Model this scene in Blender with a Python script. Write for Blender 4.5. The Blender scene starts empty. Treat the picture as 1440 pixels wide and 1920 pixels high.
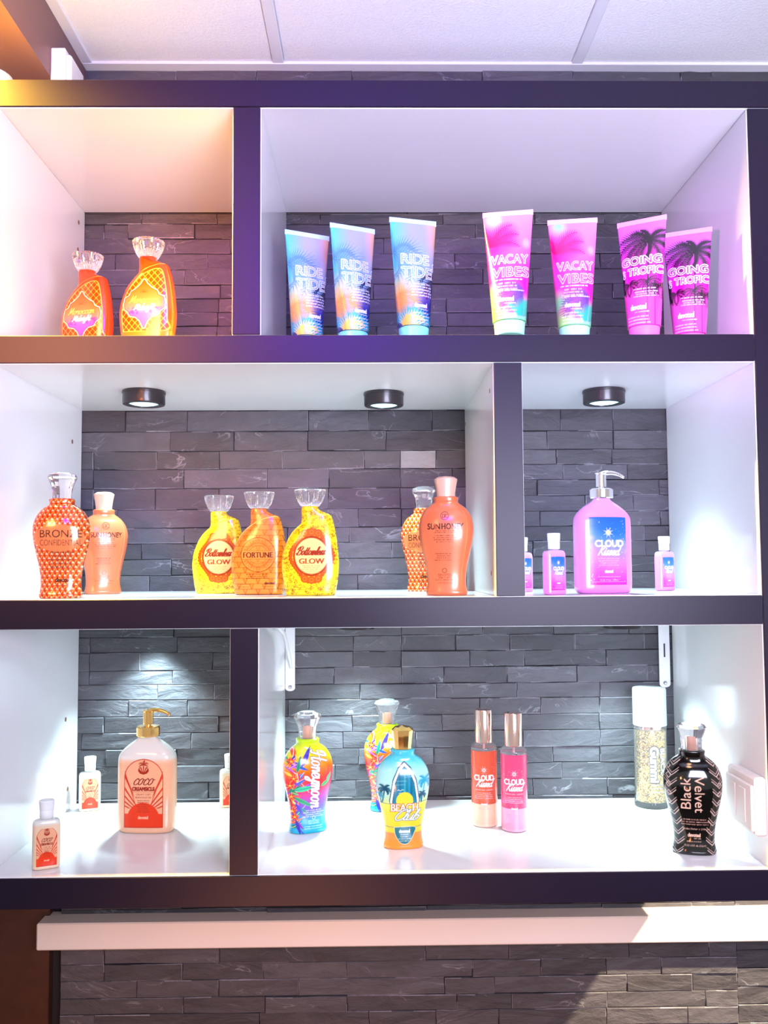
import bpy, math, random
import numpy as np
from mathutils import Vector
random.seed(7); rng = np.random.RandomState(7)
R = math.radians
# ------------------------------------------------------------------ camera, light, exposure
F, DC, YAW, PIT, ROLL = 1673.6, 1.4486, 0.0149, 0.0600, -0.0063    # focal length (px of 1440), metres to the shelf front, aim
CZ = 1.55                                                         # eye height; shelf front is the plane y = 0
DEP = 0.44                                                        # depth of the shelving unit (stone wall stands behind it)
def basis():
    cy, sy, cp, sp = math.cos(YAW), math.sin(YAW), math.cos(PIT), math.sin(PIT); cr, sr = math.cos(ROLL), math.sin(ROLL)
    f = np.array([sy*cp, cy*cp, sp]); r = np.array([cy, -sy, 0.0]); u = np.cross(r, f)
    return cr*r+sr*u, -sr*r+cr*u, f
BR, BU, BF = basis(); CAM = np.array([0, -DC, CZ])
def ray(px, py): return BF+BR*(px-720)/F-BU*(py-960)/F
def at_y(px, py, y): d = ray(px, py); return CAM+d*(y+DC)/d[1]
def at_z(px, py, z): d = ray(px, py); return CAM+d*(z-CZ)/d[2]
def pix(p): v = np.array(p)-CAM; return 720+F*v@BR/(v@BF), 960-F*v@BU/(v@BF)
sc = bpy.context.scene; C = sc.collection
cd = bpy.data.cameras.new('camera'); cam = bpy.data.objects.new('camera', cd); C.objects.link(cam); sc.camera = cam
cd.sensor_fit = 'HORIZONTAL'; cd.sensor_width = 36; cd.lens = 36*F/1440; cd.clip_start = .05
from mathutils import Matrix
m = Matrix([[BR[0], BU[0], -BF[0], CAM[0]], [BR[1], BU[1], -BF[1], CAM[1]], [BR[2], BU[2], -BF[2], CAM[2]], [0, 0, 0, 1]]); cam.matrix_world = m
w = bpy.data.worlds.new('world'); sc.world = w; w.use_nodes = True
w.node_tree.nodes['Background'].inputs[0].default_value = (1.0, .97, .97, 1); w.node_tree.nodes['Background'].inputs[1].default_value = .48
sc.view_settings.view_transform = 'Standard'; sc.view_settings.look = 'None'; sc.view_settings.gamma = 1; sc.view_settings.exposure = .18
sc.view_settings.use_curve_mapping = False
def lamp(name, kind, loc, aim, col, power, size=.3, spot=60, blend=.6):
    l = bpy.data.lights.new(name, kind); l.color = col; l.energy = power
    if kind == 'AREA': l.size = size
    if kind == 'POINT': l.shadow_soft_size = size
    if kind == 'SPOT': l.spot_size = R(spot); l.spot_blend = blend; l.shadow_soft_size = size
    o = bpy.data.objects.new(name, l); C.objects.link(o); o.location = loc
    o.rotation_euler = (Vector(aim)-Vector(loc)).to_track_quat('-Z', 'Y').to_euler(); o.visible_camera = True
    return o
# lights in front of the shelves; the fills are added for tint and brightness
lamp('warm_panel_lamp', 'AREA', (-1.05, -1.6, CZ+.72), (-.55, .2, CZ+.55), (1, .34, .14), 6.5, .6).data.spread = R(50)
lamp('warm_fill_spot', 'SPOT', (-.40, -1.5, CZ+.10), (-.46, .3, CZ+.60), (1, .26, .05), 140, .25, 21, .8)  # added warm spot, coned to tint the top left compartment
lamp('violet_fill_spot', 'SPOT', (-.05, -1.7, CZ-.45), (.42, .15, CZ+.60), (.90, .30, 1), 12, .25, 30, .8)  # added violet spot that tints the wide top compartment
lamp('pink_fill_spot', 'SPOT', (-.5, -1.5, CZ+.1), (.70, .22, CZ+.5), (.95, .28, 1), 130, .1, 14, .8)  # added narrow pink spot for the right wall of the top row
lamp('indigo_panel_lamp', 'AREA', (-.15, -1.7, CZ+1.0), (-.1, 0, CZ+.75), (.18, .04, 1), 5.5, .5).data.spread = R(50)
lamp('peach_fill_spot', 'SPOT', (-.9, -2.2, CZ-.2), (.95, -.05, CZ-.30), (1, .32, .10), 260, .15, 17, .8)  # added peach spot colouring the front of the right side panel
lamp('low_warm_fill_spot', 'SPOT', (-.3, -2.0, CZ-1.2), (-.05, .3, CZ-1.12), (1, .34, .10), 92, .2, 44, .6)  # added low spot that warms the rail and the stones below the unit
lamp('soffit_lamp', 'SPOT', (-.74, -.035, CZ+.88), (-.56, -.01, CZ+.70), (1, .60, .05), 300, .015, 80, .9)
lamp('shelf_front_fill_spot', 'SPOT', (.1, -1.3, CZ+.75), (.1, .06, CZ-.49), (1, .52, .26), 38, .2, 42, 1)  # added spot giving the front of the lowest shelf its peach tone
lamp('ceiling_spot_lamp', 'SPOT', (1.75, -.75, CZ+1.0), (.70, .43, CZ-.90), (1, .80, .52), 1200, .03, 17, .25)
lamp('ceiling_fill_light', 'AREA', (.55, -1.5, CZ+.1), (.6, -.2, CZ+1.1), (.74, .74, 1), 58, .8)  # added upward light, only there to brighten the ceiling tiles

# ------------------------------------------------------------------ helpers
def tag(o, label=None, cat=None, group=None, kind=None):
    if label: o['label'] = label
    if cat: o['category'] = cat
    if group: o['group'] = group
    if kind: o['kind'] = kind
    return o
def empty(name, loc=(0, 0, 0), rz=0):
    o = bpy.data.objects.new(name, None); C.objects.link(o); o.location = loc; o.rotation_euler = (0, 0, rz); o.empty_display_size = .02; return o
def mesh(name, V, Fc, mat, parent=None, smooth=False, cols=None, mi=None, auto=None):
    me = bpy.data.meshes.new(name); me.from_pydata([tuple(map(float, v)) for v in V], [], [tuple(int(i) for i in f) for f in Fc])
    for mm in (mat if isinstance(mat, (list, tuple)) else [mat]): me.materials.append(mm)
    if mi is not None: me.polygons.foreach_set('material_index', mi)
    if smooth: me.polygons.foreach_set('use_smooth', [True]*len(me.polygons))
    if cols is not None:
        a = me.color_attributes.new('Col', 'FLOAT_COLOR', 'POINT'); a.data.foreach_set('color', np.asarray(cols, dtype=np.float32).ravel())
    me.update(); o = bpy.data.objects.new(name, me); C.objects.link(o)
    if auto: me.set_sharp_from_angle(angle=R(auto))
    if parent: o.parent = parent
    return o
class MB:
    def __init__(s): s.V = []; s.F = []
    def add(s, V, Fc): n = len(s.V); s.V += [tuple(v) for v in V]; s.F += [tuple(i+n for i in f) for f in Fc]; return s
    def box(s, x0, x1, y0, y1, z0, z1, b=0):
        if b <= 0:
            V = [(x, y, z) for x in (x0, x1) for y in (y0, y1) for z in (z0, z1)]
            return s.add(V, [(0, 1, 3, 2), (4, 6, 7, 5), (0, 4, 5, 1), (2, 3, 7, 6), (0, 2, 6, 4), (1, 5, 7, 3)])
        V = []; xs = (x0, x1); ys = (y0, y1); zs = (z0, z1)    # chamfered box: three vertices per corner
        for i in (0, 1):
            for j in (0, 1):
                for k in (0, 1):
                    sx, sy, sz = (b if i == 0 else -b), (b if j == 0 else -b), (b if k == 0 else -b)
                    V += [(xs[i], ys[j]+sy, zs[k]+sz), (xs[i]+sx, ys[j], zs[k]+sz), (xs[i]+sx, ys[j]+sy, zs[k])]
        def c(i, j, k, a): return 3*(4*i+2*j+k)+a
        Fc = []
        for i in (0, 1): q = [c(i, 0, 0, 0), c(i, 0, 1, 0), c(i, 1, 1, 0), c(i, 1, 0, 0)]; Fc.append(q if i == 0 else q[::-1])
        for j in (0, 1): q = [c(0, j, 0, 1), c(1, j, 0, 1), c(1, j, 1, 1), c(0, j, 1, 1)]; Fc.append(q if j == 0 else q[::-1])
        for k in (0, 1): q = [c(0, 0, k, 2), c(0, 1, k, 2), c(1, 1, k, 2), c(1, 0, k, 2)]; Fc.append(q if k == 0 else q[::-1])
        for i in (0, 1):
            for j in (0, 1): Fc.append((c(i, j, 0, 0), c(i, j, 0, 1), c(i, j, 1, 1), c(i, j, 1, 0)))
            for k in (0, 1): Fc.append((c(i, 0, k, 0), c(i, 0, k, 2), c(i, 1, k, 2), c(i, 1, k, 0)))
        for j in (0, 1):
            for k in (0, 1): Fc.append((c(0, j, k, 1), c(0, j, k, 2), c(1, j, k, 2), c(1, j, k, 1)))
        for i in (0, 1):
            for j in (0, 1):
                for k in (0, 1): Fc.append((c(i, j, k, 0), c(i, j, k, 1), c(i, j, k, 2)))
        return s.add(V, Fc)
    def lathe(s, prof, n=32, cx=0, cy=0, ribs=0, depth=0, ell=1.0, ph=0):
        V = []; m = len(prof)
        for (r, z) in prof:
            for k in range(n):
                a = 2*math.pi*k/n+ph; rr = r*(1-depth*(.5-.5*math.cos(ribs*a))) if ribs else r
                V.append((cx+rr*math.cos(a), cy+ell*rr*math.sin(a), z))
        Fc = [(i*n+k, i*n+(k+1) % n, (i+1)*n+(k+1) % n, (i+1)*n+k) for i in range(m-1) for k in range(n)]
        if prof[0][0] > 1e-6: Fc.append(tuple(range(n))[::-1])
        if prof[-1][0] > 1e-6: Fc.append(tuple((m-1)*n+k for k in range(n)))
        return s.add(V, Fc)
    def tube(s, pts, rad, n=10):
        P = [Vector(p) for p in pts]; V = []; rs = rad if isinstance(rad, (list, tuple)) else [rad]*len(P)
        for i, p in enumerate(P):
            t = (P[min(i+1, len(P)-1)]-P[max(i-1, 0)]).normalized(); a = t.orthogonal().normalized() if i == 0 else (a-t*a.dot(t)).normalized(); b = t.cross(a)
            for k in range(n): q = p+(a*math.cos(2*math.pi*k/n)+b*math.sin(2*math.pi*k/n))*rs[i]; V.append(tuple(q))
        Fc = [(i*n+k, i*n+(k+1) % n, (i+1)*n+(k+1) % n, (i+1)*n+k) for i in range(len(P)-1) for k in range(n)]
        Fc += [tuple(range(n))[::-1], tuple((len(P)-1)*n+k for k in range(n))]
        return s.add(V, Fc)
    def obj(s, name, mat, parent=None, smooth=False, auto=None):
        o = mesh(name, s.V, s.F, mat, parent, smooth or bool(auto), auto=auto)
        import bmesh
        bm = bmesh.new(); bm.from_mesh(o.data); bmesh.ops.recalc_face_normals(bm, faces=bm.faces); bm.to_mesh(o.data); bm.free()
        if auto: o.data.set_sharp_from_angle(angle=R(auto))
        return o
def lin(c):
    if isinstance(c, str): c = tuple(int(c[i:i+2], 16)/255 for i in (1, 3, 5))
    return tuple(((x+.055)/1.055)**2.4 if x > .04045 else x/12.92 for x in c[:3])
def mat(name, col=(.8, .8, .8), rough=.4, metal=0, trans=0, ior=1.45, attr=False, alpha=False, emit=0, coat=0, sss=0, spec=.5, noise=None, bump=None, ecol=None):
    M = bpy.data.materials.new(name); M.use_nodes = True; nt = M.node_tree; b = nt.nodes['Principled BSDF']
    c = lin(col) if isinstance(col, str) else col
    b.inputs['Base Color'].default_value = (*c, 1); b.inputs['Roughness'].default_value = rough; b.inputs['Metallic'].default_value = metal
    b.inputs['Transmission Weight'].default_value = trans; b.inputs['IOR'].default_value = ior; b.inputs['Coat Weight'].default_value = coat; b.inputs['Coat Roughness'].default_value = .05
    b.inputs['Specular IOR Level'].default_value = spec
    if sss: b.inputs['Subsurface Weight'].default_value = sss; b.inputs['Subsurface Radius'].default_value = (.01, .008, .006); b.inputs['Subsurface Scale'].default_value = 1
    if emit: b.inputs['Emission Color'].default_value = (*(ecol or c), 1); b.inputs['Emission Strength'].default_value = emit
    if attr:
        a = nt.nodes.new('ShaderNodeAttribute'); a.attribute_name = 'Col'; nt.links.new(a.outputs['Color'], b.inputs['Base Color'])
        if alpha: nt.links.new(a.outputs['Alpha'], b.inputs['Alpha'])
    if noise:   # (scale, amount): gentle value mottling of the base colour
        g = nt.nodes.new('ShaderNodeNewGeometry'); n = nt.nodes.new('ShaderNodeTexNoise'); n.inputs['Scale'].default_value = noise[0]; n.inputs['Detail'].default_value = 6
        mx = nt.nodes.new('ShaderNodeMix'); mx.data_type = 'RGBA'; mx.inputs[6].default_value = (*[x*(1-noise[1]) for x in c], 1); mx.inputs[7].default_value = (*[min(1, x*(1+noise[1])) for x in c], 1)
        nt.links.new(g.outputs['Position'], n.inputs['Vector']); nt.links.new(n.outputs['Fac'], mx.inputs[0]); nt.links.new(mx.outputs[2], b.inputs['Base Color'])
    if bump:    # (scale, strength, distance)
        g = nt.nodes.new('ShaderNodeNewGeometry'); n = nt.nodes.new('ShaderNodeTexNoise'); n.inputs['Scale'].default_value = bump[0]; n.inputs['Detail'].default_value = 5
        bp = nt.nodes.new('ShaderNodeBump'); bp.inputs['Strength'].default_value = bump[1]; bp.inputs['Distance'].default_value = bump[2]
        nt.links.new(g.outputs['Position'], n.inputs['Vector']); nt.links.new(n.outputs['Fac'], bp.inputs['Height']); nt.links.new(bp.outputs[0], b.inputs['Normal'])
    return M
M_white = mat('white_laminate', (.77, .77, .78), .16, coat=.25, noise=(3, .015))
M_dark = mat('dark_edging', (.009, .005, .016), .36, spec=.26, noise=(500, .25), bump=(420, .12, .0004))
M_lip = mat('white_edge', (.85, .85, .85), .3)
M_blackmetal = mat('black_puck_metal', (.018, .014, .018), .32, coat=.2)
M_lens = mat('lit_lens', (.5, .95, 1), .3, emit=1.5, ecol=(.50, .93, 1), bump=(300, .6, .003))
M_bracket = mat('white_painted_steel', (.82, .82, .84), .28)
M_hole = mat('brown_hole', (.20, .09, .05), .7)
M_screw = mat('screw_steel', (.35, .35, .37), .3, 1)
M_gold = mat('polished_gold', (.95, .58, .20), .13, 1)
M_chrome = mat('polished_silver', (.85, .84, .88), .12, 1)
M_rose = mat('rose_gold_metal', (.93, .66, .58), .12, 1)
M_glass = mat('clear_acrylic', (1, 1, 1), .04, trans=.95, ior=1.45)
M_thin = mat('thin_clear_plastic', (1, 1, 1), .04, trans=.95, ior=1.08, coat=.6)
M_frost = mat('frosted_plastic', (.93, .96, .97), .38, trans=.55, ior=1.3)
M_frostcap = mat('milky_cap_plastic', (.90, .93, .94), .25, trans=.30, ior=1.3)
M_plug = mat('salmon_cap_plug', (.85, .42, .30), .35)

# ------------------------------------------------------------------ slate stone material
def slate(name, base, light, k):
    M = bpy.data.materials.new(name); M.use_nodes = True; nt = M.node_tree; L = nt.links.new; N = nt.nodes.new; b = nt.nodes['Principled BSDF']
    g = N('ShaderNodeNewGeometry'); oi = N('ShaderNodeObjectInfo')
    mp = N('ShaderNodeMapping'); mp.inputs['Scale'].default_value = (1, 1, 2.2); L(g.outputs['Position'], mp.inputs[0])
    off = N('ShaderNodeVectorMath'); off.operation = 'SCALE'; L(oi.outputs['Random'], off.inputs['Scale']); off.inputs[0].default_value = (7, 3, 11)
    add = N('ShaderNodeVectorMath'); L(mp.outputs[0], add.inputs[0]); L(off.outputs[0], add.inputs[1])
    n1 = N('ShaderNodeTexNoise'); n1.inputs['Scale'].default_value = 14; n1.inputs['Detail'].default_value = 9; n1.inputs['Roughness'].default_value = .62; n1.inputs['Distortion'].default_value = .6; L(add.outputs[0], n1.inputs['Vector'])
    n2 = N('ShaderNodeTexNoise'); n2.inputs['Scale'].default_value = 6; n2.inputs['Detail'].default_value = 5; n2.inputs['Distortion'].default_value = 1.6; L(add.outputs[0], n2.inputs['Vector'])
    # thin pale veins where n2 crosses one half
    s = N('ShaderNodeMath'); s.operation = 'SUBTRACT'; L(n2.outputs['Fac'], s.inputs[0]); s.inputs[1].default_value = .5
    ab = N('ShaderNodeMath'); ab.operation = 'ABSOLUTE'; L(s.outputs[0], ab.inputs[0])
    mr = N('ShaderNodeMapRange'); mr.inputs[1].default_value = 0; mr.inputs[2].default_value = .012; mr.inputs[3].default_value = 1; mr.inputs[4].default_value = 0; L(ab.outputs[0], mr.inputs[0])
    gate = N('ShaderNodeTexNoise'); gate.inputs['Scale'].default_value = 9; gate.inputs['Detail'].default_value = 2; L(mp.outputs[0], gate.inputs['Vector'])
    gr = N('ShaderNodeMapRange'); gr.inputs[1].default_value = .52; gr.inputs[2].default_value = .66; L(gate.outputs['Fac'], gr.inputs[0])
    vm = N('ShaderNodeMath'); vm.operation = 'MULTIPLY'; L(mr.outputs[0], vm.inputs[0]); L(gr.outputs[0], vm.inputs[1])
    c1 = N('ShaderNodeMix'); c1.data_type = 'RGBA'; c1.inputs[6].default_value = (*[x*.62 for x in base], 1); c1.inputs[7].default_value = (*[x*1.5 for x in base], 1); L(n1.outputs['Fac'], c1.inputs[0])
    br = N('ShaderNodeMapRange'); br.inputs[3].default_value = .72; br.inputs[4].default_value = 1.28; L(oi.outputs['Random'], br.inputs[0])
    sc_ = N('ShaderNodeVectorMath'); sc_.operation = 'SCALE'; L(c1.outputs[2], sc_.inputs[0]); L(br.outputs[0], sc_.inputs['Scale'])
    c2 = N('ShaderNodeMix'); c2.data_type = 'RGBA'; c2.inputs[7].default_value = (*light, 1); L(sc_.outputs[0], c2.inputs[6])
    vk = N('ShaderNodeMath'); vk.operation = 'MULTIPLY'; vk.inputs[1].default_value = k; L(vm.outputs[0], vk.inputs[0]); L(vk.outputs[0], c2.inputs[0])
    L(c2.outputs[2], b.inputs['Base Color']); b.inputs['Roughness'].default_value = .58; b.inputs['Specular IOR Level'].default_value = .35
    ad = N('ShaderNodeMath'); ad.operation = 'MULTIPLY_ADD'; L(n2.outputs['Fac'], ad.inputs[0]); ad.inputs[1].default_value = 1.6; L(n1.outputs['Fac'], ad.inputs[2])
    bp = N('ShaderNodeBump'); bp.inputs['Strength'].default_value = .62; bp.inputs['Distance'].default_value = .007; L(ad.outputs[0], bp.inputs['Height']); L(bp.outputs[0], b.inputs['Normal'])
    return M
M_slate = slate('grey_slate', (.060, .057, .066), (.42, .42, .46), .38)
M_chip = mat('pale_chipped_edge', (.20, .19, .22), .6, noise=(60, .8), bump=(90, .5, .003))
M_patch = slate('marbled_slate', (.30, .30, .32), (.8, .8, .85), .9)

# ------------------------------------------------------------------ dimensions of the unit, read off the photograph (relative to the eye)
K = 1.128
XL, XA1, XA2, XB1, XB2, XC1, XC2, XR = [K*v for v in (-.5422, -.2007, -.1585, .1791, .2218, -.2018, -.1603, .5624)]
T1, T0, S1T, S1B, S2T, S2B, FT, FB = [CZ+K*v for v in (.7189, .6763, .3362, .2942, -.0449, -.0884, -.4321, -.4760)]
CEIL = at_y(700, 129.5, DEP)[2]
# ------------------------------------------------------------------ the room
def struct(o): o['kind'] = 'structure'; return o
M_wallp = mat('room_paint', (.35, .32, .34), .7, noise=(4, .05)); M_floor = mat('floor_vinyl', (.16, .12, .10), .35, noise=(9, .3))
M_tile = mat('mineral_ceiling_tile', (.80, .80, .82), .9, noise=(260, .10), bump=(190, .55, .0022)); M_bar = mat('ceiling_grid_metal', (.72, .72, .76), .35)
struct(MB().box(-3, 3, -3.6, DEP+.3, -.05, 0).obj('floor', M_floor))
wb = struct(MB().box(-3, 3, DEP+.022, DEP+.12, 0, CEIL+.12).obj('wall_back', mat('stone_backing', (.015, .014, .016), .9)))
# ledger stones: course lines and joints of each stretch, in photograph pixels on the wall plane
REG = [
 (XL-.1, (XA1+XA2)/2, 300, [400,419.6,446.7,474.8,505,534,559,585,611,632], [[265,406.7],[194,239.6,364.6],[431,290],[388.5,215],[346],[412.5,262],[229,410],[318,408],[200,406,434]]),
 ((XA1+XA2)/2, XR+.12, 900, [400,419,445,474,503,531,559,585,611,632], [[600,831,1003,1134],[655,892.6,1065,1180],[560,719,965,1085],[640,853,960,1126],[760,906,1000,1190],[590,700,808,1050,1150],[640,837,930,1070],[580,760,838.6,990,1180],[706,837,950,1120]]),
 (XL-.1, (XB1+XB2)/2, 520, [769.5,808,845,879,915,954.5,989,1018,1048,1078,1110], [[234,351,578,691.7,810.6],[318,438,577,723.6],[174,292.5,411,530,683,750.6,818],[174,344,501,616.7,751,848],[174,290,410,615,751],[220,672,753],[345,539,655,800],[264,430,600,735],[320,480,767],[279,400,671,820]]),
 ((XB1+XB2)/2, XR+.12, 1110, [765,807,842,870,899,928.5,958,985.5,1014,1043,1073,1104], [[1052,1150],[1027,1151],[1044,1148],[1057,1177],[1008,1237],[1098,1188],[1013,1120,1239.6],[1080,1208],[1000,1211],[1102,1230],[1040,1184]]),
 (XL-.1, (XC1+XC2)/2, 290, [1178,1195.5,1224.5,1258,1284.5,1313,1344.5,1374.5,1405.5,1436.7,1468,1499,1512], [[325],[167,332],[167,262,398],[165.6,323],[294.5,400.7],[240,351],[194,409],[152,358],[198,330],[250,420],[180,300,390],[230]]),
 ((XC1+XC2)/2, XR+.12, 900, [1172,1190.6,1220,1250,1281,1309,1340,1370.5,1401.7,1431.7,1461.5,1493,1508], [[752.7,905,1039.7,1180],[662.5,752.7,854.6,957,1078,1208],[662,752.7,881,984,1138],[626,752.7,832.7,951.7,1083,1215],[675,818,970,1126],[540.6,578.6,740,900,1014.7,1125],[660,829,960,1125],[642.7,780,981,1126,1230],[672.5,813.4,920,1038,1126],[628,760,873.6,1055,1200],[560,667.8,832.7,1000,1140],[600,780,950,1150]]),
 (XL-.03, XR+.12, 760, [1682,1700,1733,1766,1803,1835,1867,1897,1929], [[340,640,900,1075,1378],[500,800,1130,1300],[411,620,890,1250],[194,411,798,955,1180,1330],[194,341,493,650,886,1015,1138,1241,1395],[255,409,560,834,927,1177,1300,1395],[343,497,651,857,960,1140,1325],[176,486,692,818,936,1138,1291]]),
 (XL-.1, XR+.12, 760, [126,152.5], [[330,480,660,905,1075,1277]]),
]
def stone_geo(mb, mi, x0, x1, z0, z1, yf, rough=.0022):
    g = .0004; c = .0012; x0 += g; x1 -= g; z0 += g; z1 -= g; nx, nz = 4, 3
    n = len(mb.V); wob = lambda a: rng.uniform(-a, a); V = []; Fc = []; m_ = []
    tl = wob(.0014); tz = wob(.0006)
    for j in range(nz):
        for i in range(nx):
            u, v = i/(nx-1), j/(nz-1)
            V.append((x0+c+(x1-x0-2*c)*u, yf+tl*(u-.5)+tz*(v-.5)*2+wob(rough)*.5, z0+c+(z1-z0-2*c)*v+wob(.0005)))
    for j in range(nz-1):
        for i in range(nx-1): a = j*nx+i; Fc.append((a, a+1, a+nx+1, a+nx)); m_.append(0)
    ring = [i for i in range(nx)]+[j*nx+nx-1 for j in range(1, nz)]+[(nz-1)*nx+i for i in range(nx-2, -1, -1)]+[j*nx for j in range(nz-2, 0, -1)]
    o1 = len(V)
    for r in ring:
        i, j = r % nx, r//nx; u, v = i/(nx-1), j/(nz-1)
        V.append((x0+(x1-x0)*u, V[r][1]+c*.9+abs(wob(.0007)), z0+(z1-z0)*v+(wob(.0007) if 0 < i < nx-1 else 0)))
    o2 = len(V)
    for k in range(len(ring)): V.append((V[o1+k][0], DEP+.022, V[o1+k][2]))
    L = len(ring); corner = rng.rand(2)
    for k in range(L):
        k2 = (k+1) % L; Fc.append((ring[k2], ring[k], o1+k, o1+k2)); m_.append(1 if rng.rand() < .42 else 0)
        Fc.append((o1+k2, o1+k, o2+k, o2+k2)); m_.append(0)
    mb.add(V, Fc); mi += m_
nst = 0
def course(parts, x0, x1, z0, z1, js, reg):
    global nst
    xs = sorted([x0]+[j for j in js if x0+.02 < j < x1-.02]+[x1])
    for a, b_ in zip(xs[:-1], xs[1:]):
        yf = DEP+.0025+rng.uniform(0, .0036)
        if rng.rand() < .12: yf -= .003
        mb = MB(); mi = []; stone_geo(mb, mi, a, b_, z0, z1, yf)
        p0 = pix((a, DEP, (z0+z1)/2))
        mt = M_patch if (abs(p0[0]-751) < 4 and abs(p0[1]-862) < 9) else M_slate
        mesh('stone', mb.V, mb.F, [mt, M_chip], wb, mi=mi); nst += 1
zused = []; ZTOP = CZ+.93
for (x0, x1, mx, ys, js) in REG:
    zs = [at_y(mx, y, DEP)[2] for y in ys]
    zs[0] = min(zs[0], CEIL-.001)
    for i in range(len(ys)-1):
        course(None, x0, x1, zs[i+1], zs[i], [at_y(j, (ys[i]+ys[i+1])/2, DEP)[0] for j in js[i]], None)
    zused.append((x0, x1, zs[-1], zs[0]))
# courses out of the camera's sight, behind shelves and below, joined into one part
fb = MB(); fm = []
def fill(x0, x1, z0, z1):
    n = max(1, round((z1-z0)/.036)); h = (z1-z0)/n
    for i in range(n):
        x = x0
        while x < x1-.03:
            L_ = min(rng.uniform(.12, .28), x1-x)
            if x1-x-L_ < .06: L_ = x1-x
            stone_geo(fb, fm, x, x+L_, z0+i*h, z0+(i+1)*h, DEP+.004+rng.uniform(0, .005)); x += L_
xm = {0: (XL-.1, XR+.12)}
fill(XL-.1, XR+.12, zused[0][3], zused[7][2])
fill(XL-.1, (XB1+XB2)/2, zused[2][3], zused[0][2]); fill((XB1+XB2)/2, XR+.12, zused[3][3], zused[1][2])
fill(XL-.1, (XC1+XC2)/2, zused[4][3], zused[2][2]); fill((XC1+XC2)/2, XR+.12, zused[5][3], max(zused[3][2], zused[2][2]))
fill(XL-.1, XR+.12, zused[6][3], zused[4][2]); fill(XR+.12, XR+.62, zused[6][2], CEIL); fill(XL-.03, XR+.62, zused[6][2]-.29, zused[6][2]); fill(XL-.75, XL-.1, FB, ZTOP)
o = mesh('stone_courses', fb.V, fb.F, [M_slate, M_chip], wb, mi=fm); o['kind'] = 'stuff'
# ceiling: tiles in a metal grid
ce = struct(MB().box(-3, 3, -3.6, DEP+.1, CEIL+.02, CEIL+.12).obj('ceiling', M_wallp))
xb1 = at_z(511, 60, CEIL)[0]; xb2 = at_z(1107, 60, CEIL)[0]; px_ = xb2-xb1; SX = at_z(120, 60, CEIL)[0]   # inner edge of the soffit
for k in range(-1, 3):
    for r in range(3):
        a = max(xb1+px_*(k-0)+.012, SX+.02) if k <= 0 else xb1+px_*k+.012; b_ = xb1+px_*(k+1)-.012
        if k == -1: a = SX+.02
        if k == 0: a = xb1+.012
        y1 = DEP-.02-r*.61; MB().box(a, b_, y1-.585, y1, CEIL+.004, CEIL+.018, .002).obj('ceiling_tile', M_tile, ce)
for k in range(0, 4): MB().box(xb1+px_*k-.012, xb1+px_*k+.012, -1.6, DEP-.02, CEIL, CEIL+.016, .0015).obj('grid_bar', M_bar, ce)
for r in range(1, 3): MB().box(SX+.02, 3, DEP-.02-r*.61, DEP-.02-r*.61+.024, CEIL+.0003, CEIL+.014, .0015).obj('grid_bar', M_bar, ce)
MB().box(SX, 3, DEP-.022, DEP+.021, CEIL-.0015, CEIL+.01, .001).obj('wall_angle', M_bar, ce)
MB().box(SX-.001, SX+.022, -1.6, DEP-.022, CEIL-.001, CEIL+.01, .001).obj('wall_angle', M_bar, ce)
# soffit to the left
ZS = CZ+.95; M_sof = mat('mauve_soffit_paint', (.16, .075, .085), .45, noise=(6, .08), bump=(160, .12, .0008))
so = struct(MB().box(-2.2, SX, -1.6, DEP+.022, ZS, CEIL+.02).obj('soffit', M_sof))
sp = at_z(3, 143, ZS); dl = empty('downlight', (sp[0]-.03, sp[1]+.005, ZS)); tag(dl, 'bright white recessed downlight glimpsed above the left end of the top beam', 'lamp')
MB().lathe([(.036, 0), (.042, -.003), (.046, -.004), (.048, 0)], 28).obj('trim_ring', M_bracket, dl, auto=40)
MB().lathe([(.0, -.001), (.036, -.001)], 28).obj('lens', mat('warm_lens', (1, .97, .9), .3, emit=14, ecol=(1, .97, .88)), dl)
# junction box in the corner
jb = empty('junction_box', (SX, .235, ZS-.02)); tag(jb, 'small white plastic box in the corner under the ceiling edge', 'junction box')
MB().box(0, .028, 0, .10, 0, .078, .002).obj('box_body', M_bracket, jb); MB().box(.004, .036, .012, .09, .003, .072, .004).obj('box_cover', M_bracket, jb)
# rail and wood panel below the unit
p = at_y(700, 1712, DEP-.042); zr = at_y(1400, 1700, DEP)[2]; M_rail = mat('cream_painted_rail', (.78, .70, .64), .35, noise=(8, .03))
xr0 = at_y(68, 1740, DEP-.045)[0]
ra = struct(MB().box(xr0, XR+.5, DEP-.045, DEP+.021, zr-.053, zr, .0025).obj('trim_1', M_rail)); ra['label'] = 'long cream painted rail on the slate wall below the shelving'
xw = at_y(91, 1840, DEP-.004)[0]
wp = MB().box(-1.6, xw, DEP-.004, DEP+.022, .6, FB-.02, .002).obj('wood_panel', mat('dark_brown_wood', (.060, .018, .010), .38, noise=(30, .35)))
tag(wp, 'dark brown wooden panel beside the slate wall, below the shelving', 'panel')

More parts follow.
